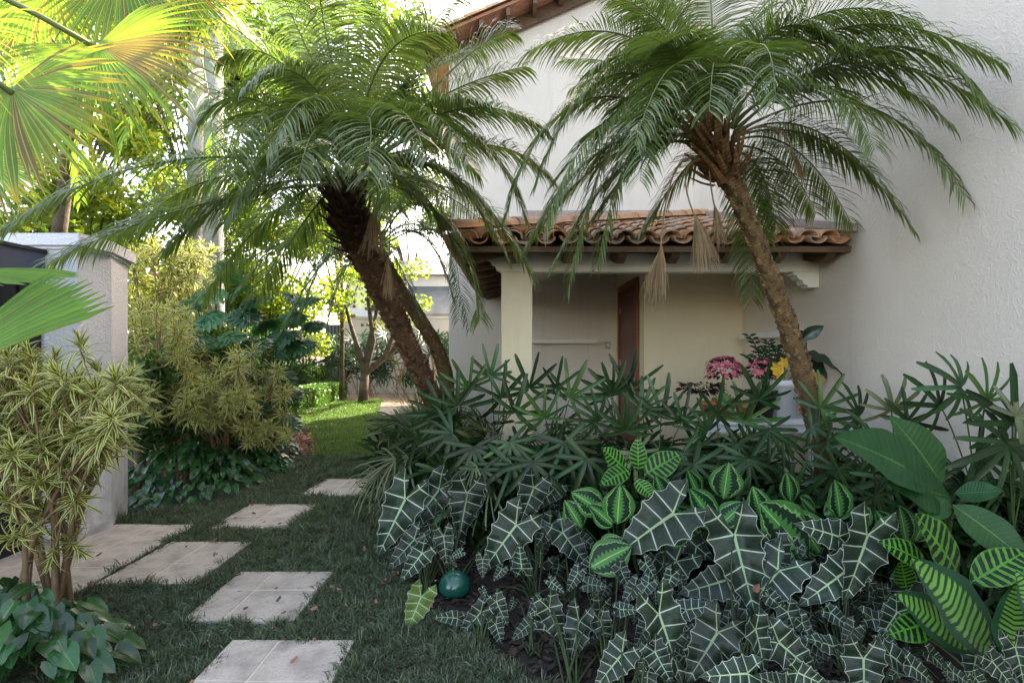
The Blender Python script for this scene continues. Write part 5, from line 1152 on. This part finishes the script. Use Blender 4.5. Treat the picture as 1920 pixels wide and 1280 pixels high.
# fruit tree at the far end of the lawn
ft = thing('fruit_tree', 'small forked tree with orange fruit at the far end of the lawn', 'tree', GR(681,757)); Y = 14.6; mb = MB()
fk = P(684,700,Y); mb.tube([GR(681,757), P(682,730,Y), fk], [.15,.12,.115], 10)
ends = []
for q in (((690,650),(705,590),(712,520)),((720,670),(745,610),(760,530)),((670,650),(655,600),(640,540)),((735,660),(755,630),(765,590)),((700,640),(690,560),(700,480))):
    pts = [fk]+[P(a,b,Y+R.uniform(-.3,.3)) for a,b in q]; mb.tube(pts, [.09,.07,.05,.025], 7, False); ends += pts[2:]
mb.build('trunk', M['bark'], ft, True)
cr = MB(); leafcloud(cr, [(e+Vector((R.uniform(-.4,.4),R.uniform(-.3,.3),R.uniform(.1,.7))), R.uniform(.3,.55)) for e in ends for _ in range(2)], 2600, .11); cr.build('crown', M['treeb'], ft)
sp = MB(); sp.lathe([(.001,-.05),(.035,-.04),(.05,0),(.035,.04),(.001,.05)], n=8); fm = sp.mesh('fruit', M['fruit'], True)
for k in range(34): put('fruit', fm, ft, mat=Matrix.Translation(P(R.uniform(625,770), R.uniform(505,620), Y+R.uniform(-.4,.2))))

# ================================================================== PORCH TABLE AND POTS
tb = thing('plant_table', 'white plant bench carrying the flower pots on the porch', 'table', (2.4,5.3,.1))
mb = MB(); mb.box((1.75,4.96,.80),(2.93,5.55,.85)); mb.build('table_top', M['white'], tb)
mb = MB(); mb.box((1.80,5.0,.72),(2.88,5.5,.799)); mb.build('apron', M['white'], tb)
for x,y in ((1.81,5.02),(2.82,5.02),(1.81,5.44),(2.82,5.44)):
    mb = MB(); mb.box((x,y,.0),(x+.05,y+.05,.719)); mb.build('leg', M['white'], tb)
def pot(name, label, c, r, h, mat, rim=True):
    mb = MB(); pr = [(0,0),(r*.68,0),(r*.95,h*.82)]+([(r*1.06,h*.83),(r*1.08,h),(r*.95,h),(r*.9,h*.86),(0,h*.86)] if rim else [(r,h),(r*.93,h),(r*.9,h*.9),(0,h*.9)])
    mb.lathe(pr, c, 24); t = thing(name, label, 'pot', c); mb.build('body', M[mat], t, True)
    s = MB(); s.lathe([(0,h*.87),(r*.9,h*.87),(r*.9,h*.875),(0,h*.88)], c, 16); s.build('soil', M['soil'], t)
TZ = .851
pot('terracotta_pot','terracotta pot at the left end of the white bench',(1.90,5.12,TZ),.10,.15,'terra')
pot('terracotta_pot','terracotta pot in the middle of the bench under the pink flowers',(2.08,5.22,TZ),.11,.17,'terra')
pot('terracotta_pot','terracotta pot nearest the front edge, right of the succulent',(2.20,5.05,TZ),.085,.13,'terra')
pot('white_pot','tall white pot partly hidden behind the leaning trunk',(2.62,5.12,TZ),.125,.36,'white')
pot('dark_pot','dark planter between the terracotta and white pots',(2.42,5.15,TZ),.13,.26,'darkpot')
pot('blue_pot','deep blue glazed pot half hidden low in the lady palms',(.24,4.75,.0),.12,.62,'blue')
def flowers(name, label, c, r, n, mat, leafm, fr=.02):
    t = thing(name, label, 'flowers', c); lf = MB(); c = Vector(c)
    for k in range(int(n*1.6)):
        a = R.random()*6.28; e = R.uniform(-.4,1.2); d = Vector((math.cos(a)*math.cos(e),math.sin(a)*math.cos(e),math.sin(e)*.8)); lf.rn = R.random()
        add_leaf(lf, c+d*r*R.uniform(.4,.95), d+Vector((0,0,-.2)), Vector((0,-.5,1)), .06, .035, ovate, 3, 0, .2, .3)
    st = MB(); st.tube([c-Vector((0,0,r*1.6)), c], .012, 5); st.build('stem', M['petiole'], t); lf.build('leaves', M[leafm], t, True)
    for k in range(n):
        a = R.uniform(2.6,6.8); e = R.uniform(-.35,1.4); d = Vector((math.cos(a)*math.cos(e),math.sin(a)*math.cos(e),math.sin(e)*.85)); p = c+d*r*R.uniform(.85,1.08); mb = MB(); u, s, nn = frame(d.cross(Vector((.2,.1,1))), d)
        for j in range(5):
            b = j*1.257; mb.rn = R.random(); v = u*math.cos(b)+s*math.sin(b); add_leaf(mb, p, v+nn*.35, nn, fr, fr*.95, lambda q: min(1,.4+q)*(1 if q < .8 else .8), 2, 0, .3, .2)
        mb.build('flower', M[mat], t)
flowers('azalea','round bush of dark pink flowers in a pot against the porch wall',(2.07,5.22,1.28),.17,70,'pink','burg',.032)
flowers('azalea','smaller pink flowers between the azalea and the yellow blooms',(2.42,5.15,1.28),.15,42,'pink','dark',.028)
bg_ = thing('coleus','dark burgundy foliage plant at the left end of the bench','plant',(1.80,5.2,TZ)); mb = MB()
for k in range(150):
    a = R.random()*6.28; d = Vector((math.cos(a),math.sin(a),R.uniform(-.2,.8))).normalized(); mb.rn = R.random(); add_leaf(mb, Vector((1.84,5.2,1.10))+Vector((d.x*.19,d.y*.1,d.z*.10))*R.uniform(.4,1.1), d, Vector((0,-.4,1)), .07, .03, ovate, 3, 0, .2, .5)
mb.build('leaves', M['burg'], bg_, True); mb = MB(); mb.tube([Vector((1.84,5.2,.97)),Vector((1.84,5.2,1.12))], .01, 5); mb.build('stem', M['petiole'], bg_)
sc_ = thing('succulent','pale green rosette succulent in front of the terracotta pots','plant',(2.0,5.0,TZ)); mb = MB()
for k in range(46):
    a = k*2.4; r = .075*math.sqrt(k/46); d = Vector((math.cos(a)*r*12, math.sin(a)*r*12, 1)).normalized(); mb.rn = R.random(); add_leaf(mb, Vector((2.0+math.cos(a)*r,4.995+math.sin(a)*r,.95+.10*(1-k/46))), d, Vector((0,0,1)), .06, .035, ovate, 3, 0, .1, .2)
mb.build('leaves', M['succ'], sc_, True); pot('small_pot','small terracotta bowl under the succulent',(2.0,4.995+.02,TZ),.06,.10,'terra')
zz = thing('zz_plant','dark glossy plant with ladder like shoots against the side wall','plant',(2.45,5.3,1.0))
for k,(tx,ty) in enumerate(((1405,630),(1425,655),(1440,640),(1455,650),(1470,665),(1400,668),(1478,640))):
    a = Vector((2.47,5.22,1.02)); b = P(tx,ty,5.15); c = bez(a, a.lerp(b,.5)+Vector((.03,0,.08)), b, 10); mb = MB(); mb.rn = R.random(); mb.tube(c, [.006]*11, 4, False)
    for i in range(3,11):
        for q in (-1,1): add_leaf(mb, c[i], Vector((q,-.2,.45)), Vector((0,-1,.5)), .075, .028, ovate, 3, 0, .2, .3)
    mb.build('shoot', M['dark'], zz, True)
yf = thing('orchid','yellow flowers standing in the tall white pot','flowers',(2.62,5.12,1.2)); mb = MB()
for px,py in ((1455,690),(1470,680),(1462,700),(1525,705),(1535,712),(1512,685)):
    p = P(px,py,5.0); mb.tube([Vector((2.62,5.12,1.18)), p], .004, 4, False); f = MB()
    for j in range(6): f.rn = R.random(); add_leaf(f, p, Vector((math.cos(j*1.05),-.3,math.sin(j*1.05))), Vector((0,-1,.2)), .065, .042, ovate, 3, 0, .2, .3)
    f.build('flower', M['yellow'], yf, True)
mb.build('stem', M['petiole'], yf)
an = thing('arum','dark plant with two broad drooping leaves on the side wall side of the trunk','plant',(2.70,4.9,1.0)); mb = MB(); mb.tube([Vector((2.66,5.0,1.1)),P(1510,690,4.85),P(1512,640,4.8)],[.010,.008,.006],6); mb.build('stem', M['petiole'], an)
for jx,jy,tx,ty,u in ((1505,632,1545,612,(.1,-1,.2)),(1508,640,1490,618,(0,-1,.4)),(1505,668,1586,680,(-.1,-.5,1)),(1508,672,1560,700,(.2,-1,.5))):
    J = P(jx,jy,4.8); T = P(tx,ty,4.7); L = (T-J).length; f = MB(); f.rn = R.random(); add_leaf(f, J, T-J, Vector(u), L, L*.62, lambda t: ovate(t,.4), 8, .05, .35, .35, 1, .04, heart=.1); f.build('leaf', M['dark'], an, True)
# ball light
bl = thing('garden_ball','glossy teal green ball lying in the bed at the edge of the grass','ball',GR(851,1122)); c = GR(851,1118); r = .098; mb = MB()
mb.lathe([(.001,-r*.35)]+[(r*math.cos(a),r*math.sin(a)+.0) for a in [rad(-20+i*10) for i in range(11)]]+[(.004,r*.995)], (c.x,c.y+.05,r*.42), 32); mb.build('ball', M['ball'], bl, True)
mb = MB(); mb.lathe([(.001,0),(.009,0),(.010,.008),(.005,.014),(.001,.015)], (c.x-.01,c.y+.05,r*1.415), 12); mb.build('knob', M['ball'], bl, True)
